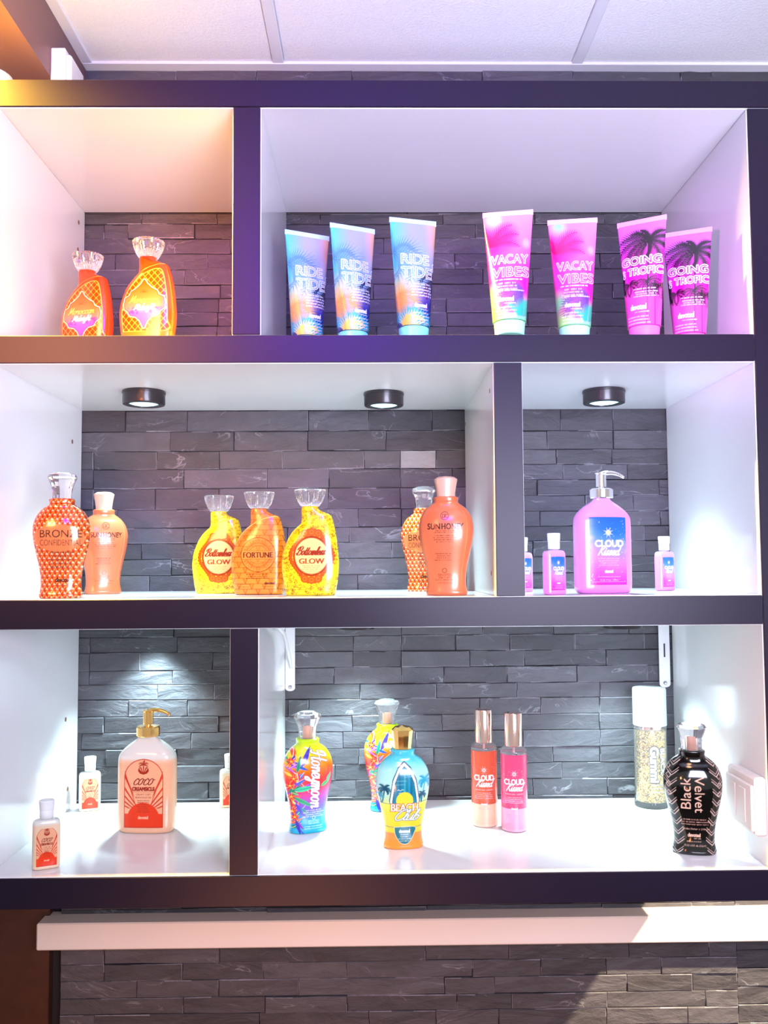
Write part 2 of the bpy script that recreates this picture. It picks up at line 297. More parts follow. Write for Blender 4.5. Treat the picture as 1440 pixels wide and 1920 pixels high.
# ------------------------------------------------------------------ shelving unit
un = empty('shelving_unit', (0, 0, 0)); tag(un, 'large white shelving unit with dark front edging on the slate wall', 'shelving unit')
E_ = .0035
def board(name, x0, x1, z0, z1, y1=DEP, edge=True):
    o = MB().box(x0, x1, .0008, y1, z0, z1, .0008).obj(name, M_white, un)
    if edge: MB().box(x0+(.0012 if z1-z0 > x1-x0 else 0), x1-(.0012 if z1-z0 > x1-x0 else 0), -E_, .0006, z0+(.0012 if x1-x0 > z1-z0 else 0), z1-(.0012 if x1-x0 > z1-z0 else 0), .0007).obj('edge_strip', M_dark, o)
    return o
TH = T1-T0
XLO = XL-TH; XRO = XR+TH
board('top_board', XLO, XRO, T0, T1); board('bottom_board', XL, XR, FB, FT)
board('side_panel', XLO, XL-.0002, FB, T0-.0008); board('side_panel', XR+.0002, XRO, FB, T0-.0008)
board('shelf', XL, XR, S1B, S1T); board('shelf', XL, XR, S2B, S2T)
board('divider', XA1, XA2, S1T+.0003, T0-.0003); board('divider', XB1, XB2, S2T+.0003, S1B-.0003); board('divider', XC1, XC2, FT+.0003, S2B-.0003)
def hole(px, py, side, r=.0035):
    """small drilled cam hole in an upright; side +1: on a face that looks right"""
    X = side[0]; t = (X-CAM[0])/ray(px, py)[0]; q = CAM+ray(px, py)*t
    o = MB().lathe([(r, 0), (r, .0006), (r*.7, .0006)], 16).obj('cam_hole', M_hole, un); o.rotation_euler = (0, R(90)*side[1], 0); o.location = (X, q[1], q[2])
for a in [(147.5, 417, XL), (146, 468, XL), (135.5, 828, XL), (123, 1349, XL), (126.5, 1479, XL)]: hole(a[0], a[1], (a[2], 1), .0045)
for a in [(873, 795, XB1), (918, 733, XB1), (921.5, 1075, XB1)]: hole(a[0], a[1], (a[2], -1), .004)

# puck lights
def puck(px, py, zc, r, lab, power, lit=True):
    q = at_z(px, py, zc); o = empty('puck_light', (q[0], q[1], zc)); tag(o, lab, 'puck light', 'puck lights under the shelves')
    MB().lathe([(r, -.0002), (r*1.01, -.003), (r*1.01, -.005), (r*.985, -.0055), (r*.985, -.023), (r*.96, -.0255), (r*.70, -.0255), (r*.68, -.022), (0, -.022)], 40).obj('housing', M_blackmetal, o, auto=35)
    MB().lathe([(r*.69, -.0232), (r*.6, -.0245), (0, -.0247)], 32, ribs=12, depth=.03).obj('lens', M_lens, o, smooth=True)
    l = bpy.data.lights.new('puck_lamp', 'SPOT'); l.energy = power; l.color = (.66, .95, 1); l.spot_size = R(96); l.spot_blend = .8; l.shadow_soft_size = .02
    lo = bpy.data.objects.new('puck_lamp', l); C.objects.link(lo); lo.parent = o; lo.location = (0, 0, -.029)
    return o
puck(270, 734, S1B, .040, 'black puck light with a lit lens, left one over the bronze and gold bottles', 18)
puck(719.5, 737, S1B, .0385, 'black puck light with a lit lens, above the pair of bottles at the middle divider', 18)
puck(1132, 732, S1B, .040, 'black puck light with a lit lens, in the small compartment over the pink pump bottle', 18)
puck(282, 1155, S2B, .0375, 'black puck light half hidden by the beam above the white orange label pump bottle', 24)
puck(668, 1155, S2B, .0375, 'black puck light half hidden by the beam above the rainbow bottles', 30)
puck(1166, 1153, S2B, .0385, 'black puck light half hidden by the beam beside the right wall bracket', 30)

# wall brackets under the middle shelf
def bracket(px0, px1, pyb, lab, fin):
    a = at_y(px0, pyb, DEP-.004); b_ = at_y(px1, pyb, DEP-.004); wd = b_[0]-a[0]; zb = a[2]; o = empty('shelf_bracket', (a[0]+wd/2, DEP, zb)); tag(o, lab, 'bracket', 'white brackets under the middle shelf')
    h = S2B-zb-.0012; mb = MB(); n = 10; V = []
    pts = [(-wd/2, h), (-wd/2, wd*.30)]+[(wd/2*-math.cos(t), wd*.30*(1-math.sin(t))) for t in np.linspace(0, math.pi, n)]+[(wd/2, wd*.30), (wd/2, h)]
    for y in (-.0035, -.0008): V += [(x, y, z) for x, z in pts]
    k = len(pts); mb.add(V, [tuple(range(k)), tuple(range(k, 2*k))[::-1]]+[(i, (i+1) % k, (i+1) % k+k, i+k) for i in range(k)]); mb.obj('wall_leg', M_bracket, o)
    MB().box(-wd/2, wd/2, -.30, -.004, h-.003, h-.0003, .0005).obj('shelf_leg', M_bracket, o)
    if fin:
        MB().tube([(wd*.1, -.0045, h*.30), (wd*.05, -.02, h*.42), (-.001, -.12, h*.80), (-.001, -.26, h-.006)], [.0028, .0038, .0038, .0035], 8).obj('brace', M_bracket, o, smooth=True)
    else: MB().box(-.0016, .0016, -.0045, -.0034, h*.40, h*.58, .0003).obj('slot', M_blackmetal, o)
    sw = MB().lathe([(.0042, -.0006), (.0042, 0), (.0036, .0006), (.001, .0006), (0, .0002)], 16).obj('screw', M_screw, o, auto=30); sw.rotation_euler = (R(90), 0, 0); sw.location = (0, -.0042, wd*.42)
bracket(535, 553, 1296, 'white steel shelf bracket with a slanted brace against the left divider', True)
bracket(1237.5, 1257.5, 1289, 'slim white steel shelf bracket strip above the glitter bottle', False)

# double outlet on the right side panel
op = empty('wall_outlet', (XR, .058, CZ-.392)); tag(op, 'white surface-mounted double outlet box on the right side panel by the black bottle', 'outlet')
M_outl = mat('outlet_plastic', (.80, .74, .72), .35)
MB().box(-.019, 0, -.056, .056, -.047, .047, .004).obj('back_box', M_outl, op); MB().box(-.024, -.0185, -.052, .052, -.040, .034, .002).obj('face_plate', M_outl, op)
for yy in (-.018, .022): MB().box(-.0255, -.0238, yy-.012, yy+.012, -.03, .024, .0008).obj('rocker', M_outl, op)

# ------------------------------------------------------------------ painting of printed decoration (stored per vertex)
GLY = {}
def glyphs(txt, shear=0):
    k = (txt, shear)
    if k in GLY: return GLY[k]
    cu = bpy.data.curves.new('t', 'FONT'); cu.body = txt; cu.dimensions = '2D'; cu.fill_mode = 'NONE'; cu.resolution_u = 4; cu.size = 1; cu.shear = shear
    ob = bpy.data.objects.new('t', cu); me = bpy.data.meshes.new_from_object(ob)
    v = np.array([p.co[:2] for p in me.vertices]).reshape(-1, 2); e = np.array([p.vertices[:] for p in me.edges]).reshape(-1, 2)
    s = v[e] if len(e) else np.zeros((0, 2, 2)); bpy.data.objects.remove(ob); bpy.data.curves.remove(cu); bpy.data.meshes.remove(me)
    mn = s.reshape(-1, 2).min(0); mx = s.reshape(-1, 2).max(0); s = (s-[(mn[0]+mx[0])/2, 0]); GLY[k] = (s, mx[0]-mn[0], mx[1], min(mn[1], 0)); return GLY[k]
def crom(P, k=6):
    P = [np.array(p, float) for p in P]
    if len(P) < 3: return np.array(P)
    Q = [2*P[0]-P[1]]+P+[2*P[-1]-P[-2]]; out = []
    for i in range(1, len(Q)-2):
        for t in np.linspace(0, 1, k, endpoint=False):
            a, b, c, d = Q[i-1:i+3]; out.append(.5*((2*b)+(c-a)*t+(2*a-5*b+4*c-d)*t*t+(3*b-a-3*c+d)*t**3))
    out.append(P[-1]); return np.array(out)
O_ = [(.62, .8), (.4, 1), (.12, .75), (.1, .25), (.35, 0), (.62, .3), (.62, .75), (.85, .85)]
SCR = {'o': ([O_], .82), 'c': ([[(.6, .8), (.4, 1), (.1, .6), (.15, .1), (.45, 0), (.75, .25)]], .68), 'e': ([[(0, .3), (.4, .45), (.52, .8), (.32, 1), (.08, .65), (.12, .15), (.4, 0), (.72, .3)]], .68),
 'n': ([[(-.02, .75), (.12, .98), (.16, .5), (.12, 0)], [(.14, .35), (.35, .92), (.55, .92), (.58, .4), (.6, .05), (.85, .2)]], .8),
 'm': ([[(-.02, .75), (.12, .98), (.16, .5), (.12, 0)], [(.14, .35), (.32, .92), (.46, .9), (.48, 0)], [(.5, .4), (.68, .92), (.84, .9), (.86, .3), (.92, .03), (1.12, .2)]], 1.08),
 'y': ([[(0, .95), (.05, .4), (.25, .1), (.5, .5), (.6, .95)], [(.6, .95), (.52, 0), (.35, -.75), (.08, -.85), (.08, -.5), (.5, -.1), (.85, .2)]], .76),
 'i': ([[(0, .4), (.15, .98), (.13, .2), (.25, 0), (.42, .2)], [(.2, 1.35), (.21, 1.45)]], .4), 's': ([[(-.08, .15), (.15, .5), (.40, .98), (.28, 1.02), (.16, .78), (.34, .48), (.40, .2), (.2, 0), (.0, .12)], [(.22, 0), (.62, .25)]], .58),
 'd': ([[(.6, .8), (.35, 1), (.1, .7), (.1, .2), (.32, 0), (.58, .35)], [(.72, 2), (.6, .9), (.58, .2), (.7, 0), (.9, .2)]], .84),
 't': ([[(.2, 1.7), (.1, .5), (.15, .05), (.3, 0), (.48, .2)], [(-.12, 1.1), (.42, 1.16)]], .46), 'l': ([[(0, .25), (.3, 1.4), (.28, 1.95), (.12, 1.7), (.08, .3), (.22, 0), (.42, .2)]], .4),
 'h': ([[(0, .25), (.28, 1.4), (.26, 1.95), (.12, 1.7), (.08, 0)], [(.1, .35), (.32, .95), (.52, .9), (.54, .3), (.6, .03), (.8, .2)]], .78), 'b': ([[(0, .25), (.26, 1.5), (.22, 1.95), (.08, 1.5), (.08, .1), (.35, 0), (.58, .4), (.42, .85), (.2, .7)], [(.55, .6), (.75, .7)]], .72),
 'r': ([[(0, .5), (.12, 1), (.3, .85), (.45, .9), (.38, .3), (.48, 0), (.66, .2)]], .62), 'a': ([[(.6, .8), (.35, 1), (.1, .7), (.1, .2), (.32, 0), (.58, .35)], [(.64, .98), (.6, .3), (.68, 0), (.86, .2)]], .8),
 'u': ([[(-.02, .6), (.06, .95), (.05, .3), (.2, 0), (.45, .2), (.58, .95)], [(.58, .95), (.56, .2), (.64, 0), (.82, .2)]], .78), 'g': ([[(.6, .8), (.35, 1), (.1, .7), (.1, .2), (.32, 0), (.58, .35)], [(.64, .98), (.58, 0), (.4, -.8), (.1, -.8), (.12, -.45), (.85, .2)]], .8),
 'v': ([[(0, .7), (.12, .98), (.28, 0), (.5, .95), (.75, .85)]], .66),
 'K': ([[(.25, 1.9), (.12, .9), (-.02, 0)], [(.95, 1.9), (.5, 1.3), (.12, .95)], [(.2, 1.0), (.5, .5), (.75, .02), (1.0, .2)]], .95),
 'H': ([[(-.2, 1.3), (0, 1.8), (.3, 1.9), (.22, .9), (.05, .02), (-.2, .15)], [(.95, 2), (.8, 1), (.78, .1), (.95, 0), (1.15, .25)], [(-.25, .85), (.3, 1.0), (1.1, 1.15)]], 1.12),
 'B': ([[(.3, 1.8), (.18, .9), (0, 0)], [(-.25, 1.3), (0, 1.85), (.6, 2.05), (.9, 1.6), (.6, 1.1), (.3, 1.05)], [(.3, 1.05), (.85, .9), (.85, .3), (.45, -.05), (0, .1), (-.2, .4)]], 1.0),
 'C': ([[(.95, 1.6), (.85, 2), (.5, 1.9), (.1, 1.2), (.05, .4), (.4, -.05), (.85, .2), (1.05, .5)]], 1.0), 'M': ([[(-.1, .2), (.1, .1), (.3, 1.2), (.4, 1.9), (.5, 1), (.55, .4), (.9, 1.4), (1.05, 1.9), (1.05, .8), (1.1, .05), (1.35, .2)]], 1.3), ' ': ([], .6)}
class Art:
    """a small painted sheet, x0..x1 by z0..z1 in the body's own units"""
    def __init__(s, x0, x1, z0, z1, S, base, alpha=1.0):
        s.x0, s.z0, s.S = x0, z0, S; s.W = int((x1-x0)*S)+1; s.H = int((z1-z0)*S)+1
        s.c = np.zeros((s.H, s.W, 4)); s.c[..., :3] = lin(base); s.c[..., 3] = alpha
        s.X, s.Z = np.meshgrid(x0+np.arange(s.W)/S, z0+np.arange(s.H)/S)
    def put(s, m, col, a=1.0):
        m = np.clip(m, 0, 1)[..., None]*a; col = np.array(lin(col)) if not isinstance(col, np.ndarray) else col
        s.c[..., :3] = s.c[..., :3]*(1-m)+col*m; s.c[..., 3:] = np.maximum(s.c[..., 3:], m)
    def vgrad(s, stops, m=None, slant=0, wav=0):
        v = s.Z+slant*s.X+wav*np.sin(s.X*14+1); zs = [q[0] for q in stops]; cs = np.array([lin(q[1]) for q in stops])
        g = np.stack([np.interp(v, zs, cs[:, k]) for k in range(3)], -1); s.put(np.ones_like(v) if m is None else m, g)
    def segmask(s, S_):   # even-odd fill of a set of edges
        t = np.zeros((s.H, s.W+1), np.int32); P = S_.copy().astype(float); P[..., 0] = (P[..., 0]-s.x0)*s.S; P[..., 1] = (P[..., 1]-s.z0)*s.S
        for (a, b) in P:
            if a[1] > b[1]: a, b = b, a
            r0, r1 = int(math.ceil(a[1]-1e-9)), int(math.ceil(b[1]-1e-9))
            r0, r1 = max(r0, 0), min(r1, s.H)
            if r1 <= r0: continue
            r = np.arange(r0, r1); x = a[0]+(b[0]-a[0])*(r-a[1])/(b[1]-a[1]); c = np.clip(np.ceil(x), 0, s.W).astype(int); np.add.at(t, (r, c), 1)
        return (np.cumsum(t, 1)[:, :-1] % 2).astype(float)
    def polym(s, P): P = np.array(P, float); return s.segmask(np.stack([P, np.roll(P, -1, 0)], 1))
    def poly(s, P, col, a=1.0): s.put(s.polym(P), col, a)
    def linem(s, P, wd):
        m = np.zeros((s.H, s.W)); P = np.array(P, float); wd = np.ones(len(P))*wd if np.isscalar(wd) else np.array(wd)
        for i in range(len(P)-1):
            a, b = P[i], P[i+1]; w0, w1 = wd[i]/2, wd[i+1]/2; W = max(w0, w1)+1/s.S
            i0 = max(int((min(a[0], b[0])-W-s.x0)*s.S), 0); i1 = min(int((max(a[0], b[0])+W-s.x0)*s.S)+2, s.W); j0 = max(int((min(a[1], b[1])-W-s.z0)*s.S), 0); j1 = min(int((max(a[1], b[1])+W-s.z0)*s.S)+2, s.H)
            if i1 <= i0 or j1 <= j0: continue
            X = s.X[j0:j1, i0:i1]; Z = s.Z[j0:j1, i0:i1]; d = b-a; L = d@d+1e-12; t = np.clip(((X-a[0])*d[0]+(Z-a[1])*d[1])/L, 0, 1)
            dd = np.hypot(X-a[0]-t*d[0], Z-a[1]-t*d[1]); m[j0:j1, i0:i1] = np.maximum(m[j0:j1, i0:i1], np.clip((w0+(w1-w0)*t-dd)*s.S+.5, 0, 1))
        return m
    def line(s, P, wd, col, a=1.0): s.put(s.linem(P, wd), col, a)
    def curve(s, P, wd, col, a=1.0): s.line(crom(P), wd, col, a)
    def disc(s, x, z, r, col, a=1.0, ex=1.0): s.put(np.clip((r-np.hypot((s.X-x)/ex, s.Z-z))*s.S+.5, 0, 1), col, a)
    def ring(s, x, z, r, wd, col, a=1.0, ex=1.0): s.put(np.clip((wd/2-np.abs(np.hypot((s.X-x)/ex, s.Z-z)-r))*s.S+.5, 0, 1), col, a)
    def dil(s, m, rx, rz=None):
        rz = rx if rz is None else rz; nx, nz = int(round(rx*s.S)), int(round(rz*s.S)); o = m.copy()
        for i in range(-nx, nx+1):
            for j in range(-nz, nz+1):
                if (i/(nx+.5))**2+(j/(nz+.5))**2 <= 1: o = np.maximum(o, np.roll(np.roll(m, i, 1), j, 0))
        return o
    def textm(s, txt, x, z, h, w=None, rot=0, shear=0, bold=0, serif=0, sx=1.0):
        """cap height h, optional total width w, rot in degrees about the text centre"""
        S_, tw, top, bot = glyphs(txt, shear); k = h/.73; kx = (w/tw) if w else k*sx; Q = S_*[kx, k]-[0, h/2]
        if serif:   # draw upright on the sheet, widen the ends of the strokes, then it must not be rotated
            P = Q+[x, z]; m = s.segmask(P); lo, hi = z-h/2, z+h/2
            e = m*((s.Z > hi-h*.07) | (s.Z < lo+h*.07)); return np.maximum(s.dil(m, bold, 0) if bold else m, s.dil(e, serif, 0))
        c, n = math.cos(R(rot)), math.sin(R(rot)); P = np.stack([Q[..., 0]*c-Q[..., 1]*n, Q[..., 0]*n+Q[..., 1]*c], -1)+[x, z]; m = s.segmask(P)
        return s.dil(m, bold) if bold else m
    def text(s, txt, x, z, h, col, a=1.0, outline=0, fill=None, fa=1.0, **k):
        m = s.textm(txt, x, z, h, **k)
        if outline:
            o = s.dil(m, outline/2); inn = 1-s.dil(1-m, outline/2)
            if fill: s.put(m, fill, fa)
            s.put(np.clip(o-inn, 0, 1), col, a)
        else: s.put(m, col, a)
    def script(s, txt, x, z, h, col, wd, w=None, rot=0, slant=.25, halo=None, hw=0, thick=.5):
        """joined handwriting; h = x-height"""
        tot = sum(SCR[c][1] for c in txt); kx = (w/tot) if w else h*.9; cx = 0; m = np.zeros((s.H, s.W)); c_, n_ = math.cos(R(rot)), math.sin(R(rot)); polys = []
        for ch in txt:
            for st in SCR[ch][0]:
                P = crom(st, 5); q = np.stack([(P[:, 0]+cx-tot/2)*kx+slant*P[:, 1]*h, (P[:, 1]-.5)*h], 1); d = np.gradient(q, axis=0); ww = wd*(1-thick*.5+thick*np.abs(d[:, 1])/(np.hypot(d[:, 0], d[:, 1])+1e-9))
                q = np.stack([q[:, 0]*c_-q[:, 1]*n_, q[:, 0]*n_+q[:, 1]*c_], 1)+[x, z]; polys.append((q, ww))
            cx += SCR[ch][1]
        if halo:
            for q, ww in polys: m = np.maximum(m, s.linem(q, ww+hw))
            s.put(m, halo); m = m*0
        for q, ww in polys: m = np.maximum(m, s.linem(q, ww))
        s.put(m, col)
    def micro(s, x, z, w, n, dz, h, col, a=.8, seed=0):
        """lines of small print, centred"""
        r = random.Random(seed)
        for k in range(n):
            ww = w*r.uniform(.7, 1); t = x-ww/2
            while t < x+ww/2:
                l = h*r.uniform(1.2, 4.5); l = min(l, x+ww/2-t)
                q = t
                while q < t+l-h*.2: s.put(((s.X > q) & (s.X < q+h*.42) & (np.abs(s.Z-(z-k*dz)) < h*r.uniform(.35, .5))).astype(float), col, a); q += h*.66
                t += l+h*.5
    def frond(s, x, z, ang, L, col, droop=.5, wd=.02, n=12, a=1.0, leaf=.45):
        P = []; 
        for i in range(n+1): t = i/n; th = R(ang)-droop*t*t*(1 if math.cos(R(ang)) >= 0 else -1); P.append((x+L*t*math.cos(th), z+L*t*math.sin(th)))
        m = s.linem(P, wd*.5)
        for i in range(1, n+1):
            p = np.array(P[i]); d = np.array(P[i])-np.array(P[i-1]); th = math.atan2(d[1], d[0]); l = L*leaf*math.sin(math.pi*min(.97, .12+i/n*.85))**.7
            for sd in (-1, 1):
                e = th+sd*.75; m = np.maximum(m, s.linem([p, p+l*np.array([math.cos(e), math.sin(e)])], [wd, wd*.15]))
        s.put(m, col, a)
    def palm(s, x, z, h, col, r, lean=0, wd=.012, a=1.0):
        s.line(crom([(x-lean, z), (x-lean*.4, z+h*.5), (x, z+h)]), [wd]*13, col, a)
        for an, dr in ((150, .9), (178, 1.1), (110, .5), (70, .5), (30, .9), (2, 1.1), (210, .5), (-30, .5)): s.frond(x, z+h, an, r, col, dr, wd*.8, 8, a, .38)
    def leaf(s, x, z, ang, L, wd, col, vein=None):
        d = np.array([math.cos(R(ang)), math.sin(R(ang))]); n_ = np.array([-d[1], d[0]]); t = np.linspace(0, 1, 12); ww = wd*np.sin(math.pi*t**.8)
        P = [np.array([x, z])+d*L*a+n_*b for a, b in zip(t, ww)]+[np.array([x, z])+d*L*a-n_*b for a, b in zip(t[::-1], ww[::-1])]; s.poly(P, col)
        if vein: s.line([(x, z), (x+d[0]*L, z+d[1]*L)], wd*.22, vein)
    def sample(s, x, z):
        c = s.c.copy(); pad = np.pad(c, ((1, 1), (1, 1), (0, 0)), mode='edge'); c = sum(pad[i:i+s.H, j:j+s.W]*k for i, j, k in ((0, 1, .12), (2, 1, .12), (1, 0, .12), (1, 2, .12), (1, 1, .52))); c[..., :3] = c[..., :3]**1.3*.80
        fx = np.clip((x-s.x0)*s.S, 0, s.W-1.001); fz = np.clip((z-s.z0)*s.S, 0, s.H-1.001); i = fx.astype(int); j = fz.astype(int); u = (fx-i)[..., None]; v = (fz-j)[..., None]
        return c[j, i]*(1-u)*(1-v)+c[j, i+1]*u*(1-v)+c[j+1, i]*(1-u)*v+c[j+1, i+1]*u*v
MATP = {}
def pmat(name, **k):
    if name not in MATP: MATP[name] = mat(name, attr=True, **k)
    return MATP[name]
def body(name, prof, NV, NU, NB, art, mt, parent, ex=2.4, xs=1.0):
    """loft of rows (z, xl, xr, thickness); dense in front so the print stays crisp"""
    P = crom(prof, 8) if len(prof) > 3 else np.array(prof); d = np.r_[0, np.cumsum(np.hypot(np.diff(P[:, 0]), np.diff(P[:, 2])))]; t = np.linspace(0, d[-1], NV)
    Rw = np.stack([np.interp(t, d, P[:, k]) for k in range(4)], 1)
    ph = np.linspace(-math.pi/2, math.pi/2, NU+1); f = np.sin(ph)*.55+ph/(math.pi/2)*.45; fy = -np.maximum(0, 1-np.abs(f)**ex)**(1/ex)
    pb = np.linspace(math.pi/2, -math.pi/2, NB+2)[1:-1]; g = np.sin(pb); gy = np.maximum(0, 1-np.abs(g)**ex)**(1/ex); S_ = np.r_[f, g]; Y_ = np.r_[fy, gy]; n = len(S_)
    cx = (Rw[:, 1]+Rw[:, 2])/2; hw = (Rw[:, 2]-Rw[:, 1])/2
    V = np.stack([cx[:, None]+hw[:, None]*S_, Rw[:, 3][:, None]*Y_, np.repeat(Rw[:, 0][:, None], n, 1)], -1)
    col = art.sample(V[..., 0]/xs, V[..., 2]).reshape(-1, 4)
    i = np.arange(NV-1)[:, None]; k = np.arange(n)[None]; k2 = (k+1) % n; Fc = np.stack([i*n+k, i*n+k2, (i+1)*n+k2, (i+1)*n+k], -1).reshape(-1, 4)
    me = bpy.data.meshes.new(name); V = V.reshape(-1, 3); me.vertices.add(len(V)); me.vertices.foreach_set('co', V.ravel())
    tot = [4]*len(Fc)+[n, n]; loops = np.r_[Fc.ravel(), np.arange(n)[::-1], np.arange(n)+(NV-1)*n]; me.loops.add(len(loops)); me.loops.foreach_set('vertex_index', loops)
    me.polygons.add(len(tot)); me.polygons.foreach_set('loop_start', np.r_[0, np.cumsum(tot)[:-1]]); me.polygons.foreach_set('loop_total', tot)
    me.polygons.foreach_set('use_smooth', [True]*len(Fc)+[False]*2); me.update(calc_edges=True); me.materials.append(mt)
    a = me.color_attributes.new('Col', 'FLOAT_COLOR', 'POINT'); a.data.foreach_set('color', col.astype(np.float32).ravel())
    o = bpy.data.objects.new(name, me); C.objects.link(o); o.parent = parent; o['_rows'] = 0; del o['_rows']; return o
def sheet(name, art, x0, x1, z0, z1, surf, nx, nz, mt, parent, back=.0012, mask=None):
    """a thin printed label laid on a surface y = surf(x, z)"""
    X, Z = np.meshgrid(np.linspace(x0, x1, nx), np.linspace(z0, z1, nz)); Y = surf(X, Z)-back; col = art.sample(X, Z).reshape(-1, 4); V = np.stack([X, Y, Z], -1).reshape(-1, 3)
    Fc = [(j*nx+i, j*nx+i+1, (j+1)*nx+i+1, (j+1)*nx+i) for j in range(nz-1) for i in range(nx-1)]
    if mask is not None: Mk = mask(X, Z).ravel(); Fc = [f for f in Fc if Mk[f[0]] and Mk[f[2]] and Mk[f[1]] and Mk[f[3]]]
    return mesh(name, V, Fc, mt, parent, True, cols=col)
def copy_tree(o, parent=None):
    c = o.copy(); C.objects.link(c); c.parent = parent
    for ch in o.children: copy_tree(ch, c)
    return c
def setup(o, X, Y, Z, s, rz=0, label=None, group=None, cat='bottle', tilt=0):
    o.location = (X, Y, Z); o.scale = (s, s, s); o.rotation_euler = (0, R(tilt), R(rz)); tag(o, label, cat, group); return o

# ---------- designs.  Curvy bottle: body height 1, half width up to .279
CURVY = [(0, .185), (.004, .203), (.03, .211), (.055, .205), (.10, .197), (.16, .195), (.24, .202), (.32, .216), (.42, .238), (.52, .261), (.60, .274), (.67, .279), (.73, .275), (.79, .259), (.84, .234), (.88, .203), (.91, .168), (.93, .137), (.942, .125), (.955, .122), (.975, .124), (.99, .124), (1.0, .110)]
def curvy_prof(): return [(z, -h, h, h*(.62 if z < .9 else .62+.38*min(1, (z-.9)/.05))) for z, h in CURVY]
def csurf(X, Z): h = np.interp(Z, [q[0] for q in CURVY], [q[1] for q in CURVY]); return -(h*.62)*np.maximum(0, 1-np.abs(X/h)**2.4)**(1/2.4)
def mk(name): return empty(name)
def crystal_cap(parent, tall=.27, r0=.088, r1=.125, plug=True, z0=1.0):
    mb = MB(); n = 12; mb.lathe([(r0*1.02, z0+.002), (r0, z0+.04), (r0*1.12, z0+tall*.45), (r1, z0+tall*.80), (r1*.90, z0+tall*.90), (r1*.5, z0+tall*.98), (0, z0+tall)], 2*n, ph=.15, ribs=n, depth=.13)
    c = mb.obj('crystal_cap', M_glass, parent)
    if plug: MB().lathe([(.040, z0+.004), (.036, z0+tall*.40), (.028, z0+tall*.52), (0, z0+tall*.53)], 14).obj('cap_core', M_plug, c, smooth=True)
    return c
def solid_cap(parent, mt, r0=.096, r1=.118, h=.205, z0=1.0, n=40, dome=.02):
    return MB().lathe([(r0, z0+.001), (r0*1.0, z0+.03), (r0+(r1-r0)*.45, z0+h*.55), (r1, z0+h*.90), (r1*.97, z0+h*.95), (r1*.7, z0+h+dome*.5), (0, z0+h+dome)], n).obj('cap', mt, parent, auto=28)
def ring_part(parent): return None
SC_ = 620
def curvy_art(base): return Art(-.30, .30, 0, 1, SC_, base)
def devoted(a, x, z, h, col, w=None, seed=3, lines=2):
    a.text('devoted', x, z, h, col, w=w or h*3.1, bold=.0022); a.micro(x+.03, z-h*.95, h*2.6, 1, .02, .010, col, .8, seed)
    if lines: a.micro(x, z-h*1.75, h*4.5, lines, .026, .011, col, .75, seed+1)
# sun honey
a = curvy_art('#e08a62')
a.ring(0, .80, .040, .006, '#5a2c1a'); a.text('D', -.010, .80, .040, '#5a2c1a'); a.text('C', .014, .80, .040, '#5a2c1a')
a.put(a.textm('SUN', -.112, .695, .062, w=.125, bold=.001), '#4a2216'); a.put(a.textm('HONEY', .078, .695, .062, w=.215, bold=.001), '#4a2216')
a.micro(0, .65, .26, 2, .018, .010, '#6b3520', .85, 4); a.micro(0, .60, .24, 4, .021, .010, '#6b3520', .8, 5); a.micro(-.02, .42, .18, 4, .022, .010, '#6b3520', .85, 6)
a.ring(-.01, .25, .022, .005, '#5a2c1a'); a.text('DEVOTED', -.01, .205, .028, '#5a2c1a', w=.13); a.text('CREATIONS', -.01, .178, .014, '#5a2c1a', w=.12); a.micro(0, .155, .22, 1, .02, .010, '#6b3520'); a.micro(0, .125, .20, 1, .02, .022, '#8a4a2c', .5, 8)
SUNH = mk('lotion_bottle'); body('bottle_body', curvy_prof(), 230, 120, 26, a, pmat('satin_copper_print', rough=.30, coat=.3, metal=.15), SUNH)
solid_cap(SUNH, mat('satin_beige_cap', (.66, .44, .33), .28, .35), .094, .119, .195)
# a moulded panel line on the front, as on the photographed bottle
def panel_line(parent, mt, sgn, zs, k, r=.0028): 
    P = [(sgn*np.interp(z, [q[0] for q in CURVY], [q[1] for q in CURVY])*k, 0, z) for z in zs]; P = [(x, float(csurf(np.array(x), np.array(z)))-.0005, z) for x, _, z in P]
    return MB().tube(P, r, 6).obj('moulded_ridge', mt, parent, smooth=True)
panel_line(SUNH, mat('copper_ridge', '#d98458', .22, .1), 1, np.linspace(.14, .88, 24), .80)
# bronze geometric
a = curvy_art('#e87c2a'); s_ = .050; hh = s_*math.sqrt(3)/2
rowi = np.floor(a.Z/hh); xo = a.X/s_+(rowi % 2)*.5; fx = xo-np.floor(xo); fz = a.Z/hh-rowi; up = fz < 1-2*np.abs(fx-.5); cx_ = np.where(up, fx-.5, np.where(fx > .5, fx-1, fx)); cz_ = np.where(up, fz-1/3, fz-2/3)*hh/s_
an = (np.arctan2(cz_, cx_)+math.pi/2) % (2*math.pi/3*1); third = np.floor(((np.arctan2(cz_, cx_)+math.pi/2+math.pi*2) % (2*math.pi))/(2*math.pi/3)).astype(int)
pal = np.array([lin(c) for c in ('#ffe8bc', '#f28a34', '#e05a14', '#f4b060', '#dc5212', '#c2420e')]); idx = third+3*(~up); a.c[..., :3] = pal[np.clip(idx, 0, 5)]
lens_ = np.hypot(a.X/.225, (a.Z-.60)/.20) < 1; band = (a.Z > .48) & (a.Z < .71); pm = (np.abs(a.X) < .245*np.sqrt(np.clip(1-((a.Z-.60)/.135)**2, 0, 1))).astype(float); a.put(pm, '#f2a06a', 1); 
a.text('BRONZE', .02, .645, .078, '#43201c', w=.40, outline=.0); a.text('CONFIDENTIAL', .02, .555, .062, '#6b4a44', w=.40, a=.85)
a.micro(.03, .455, .25, 5, .036, .020, '#7a5048', .9, 11); a.text('devoted', .04, .185, .045, '#4a2a24', w=.14, bold=.002); a.micro(.04, .13, .2, 2, .03, .012, '#7a5048', .7, 12)
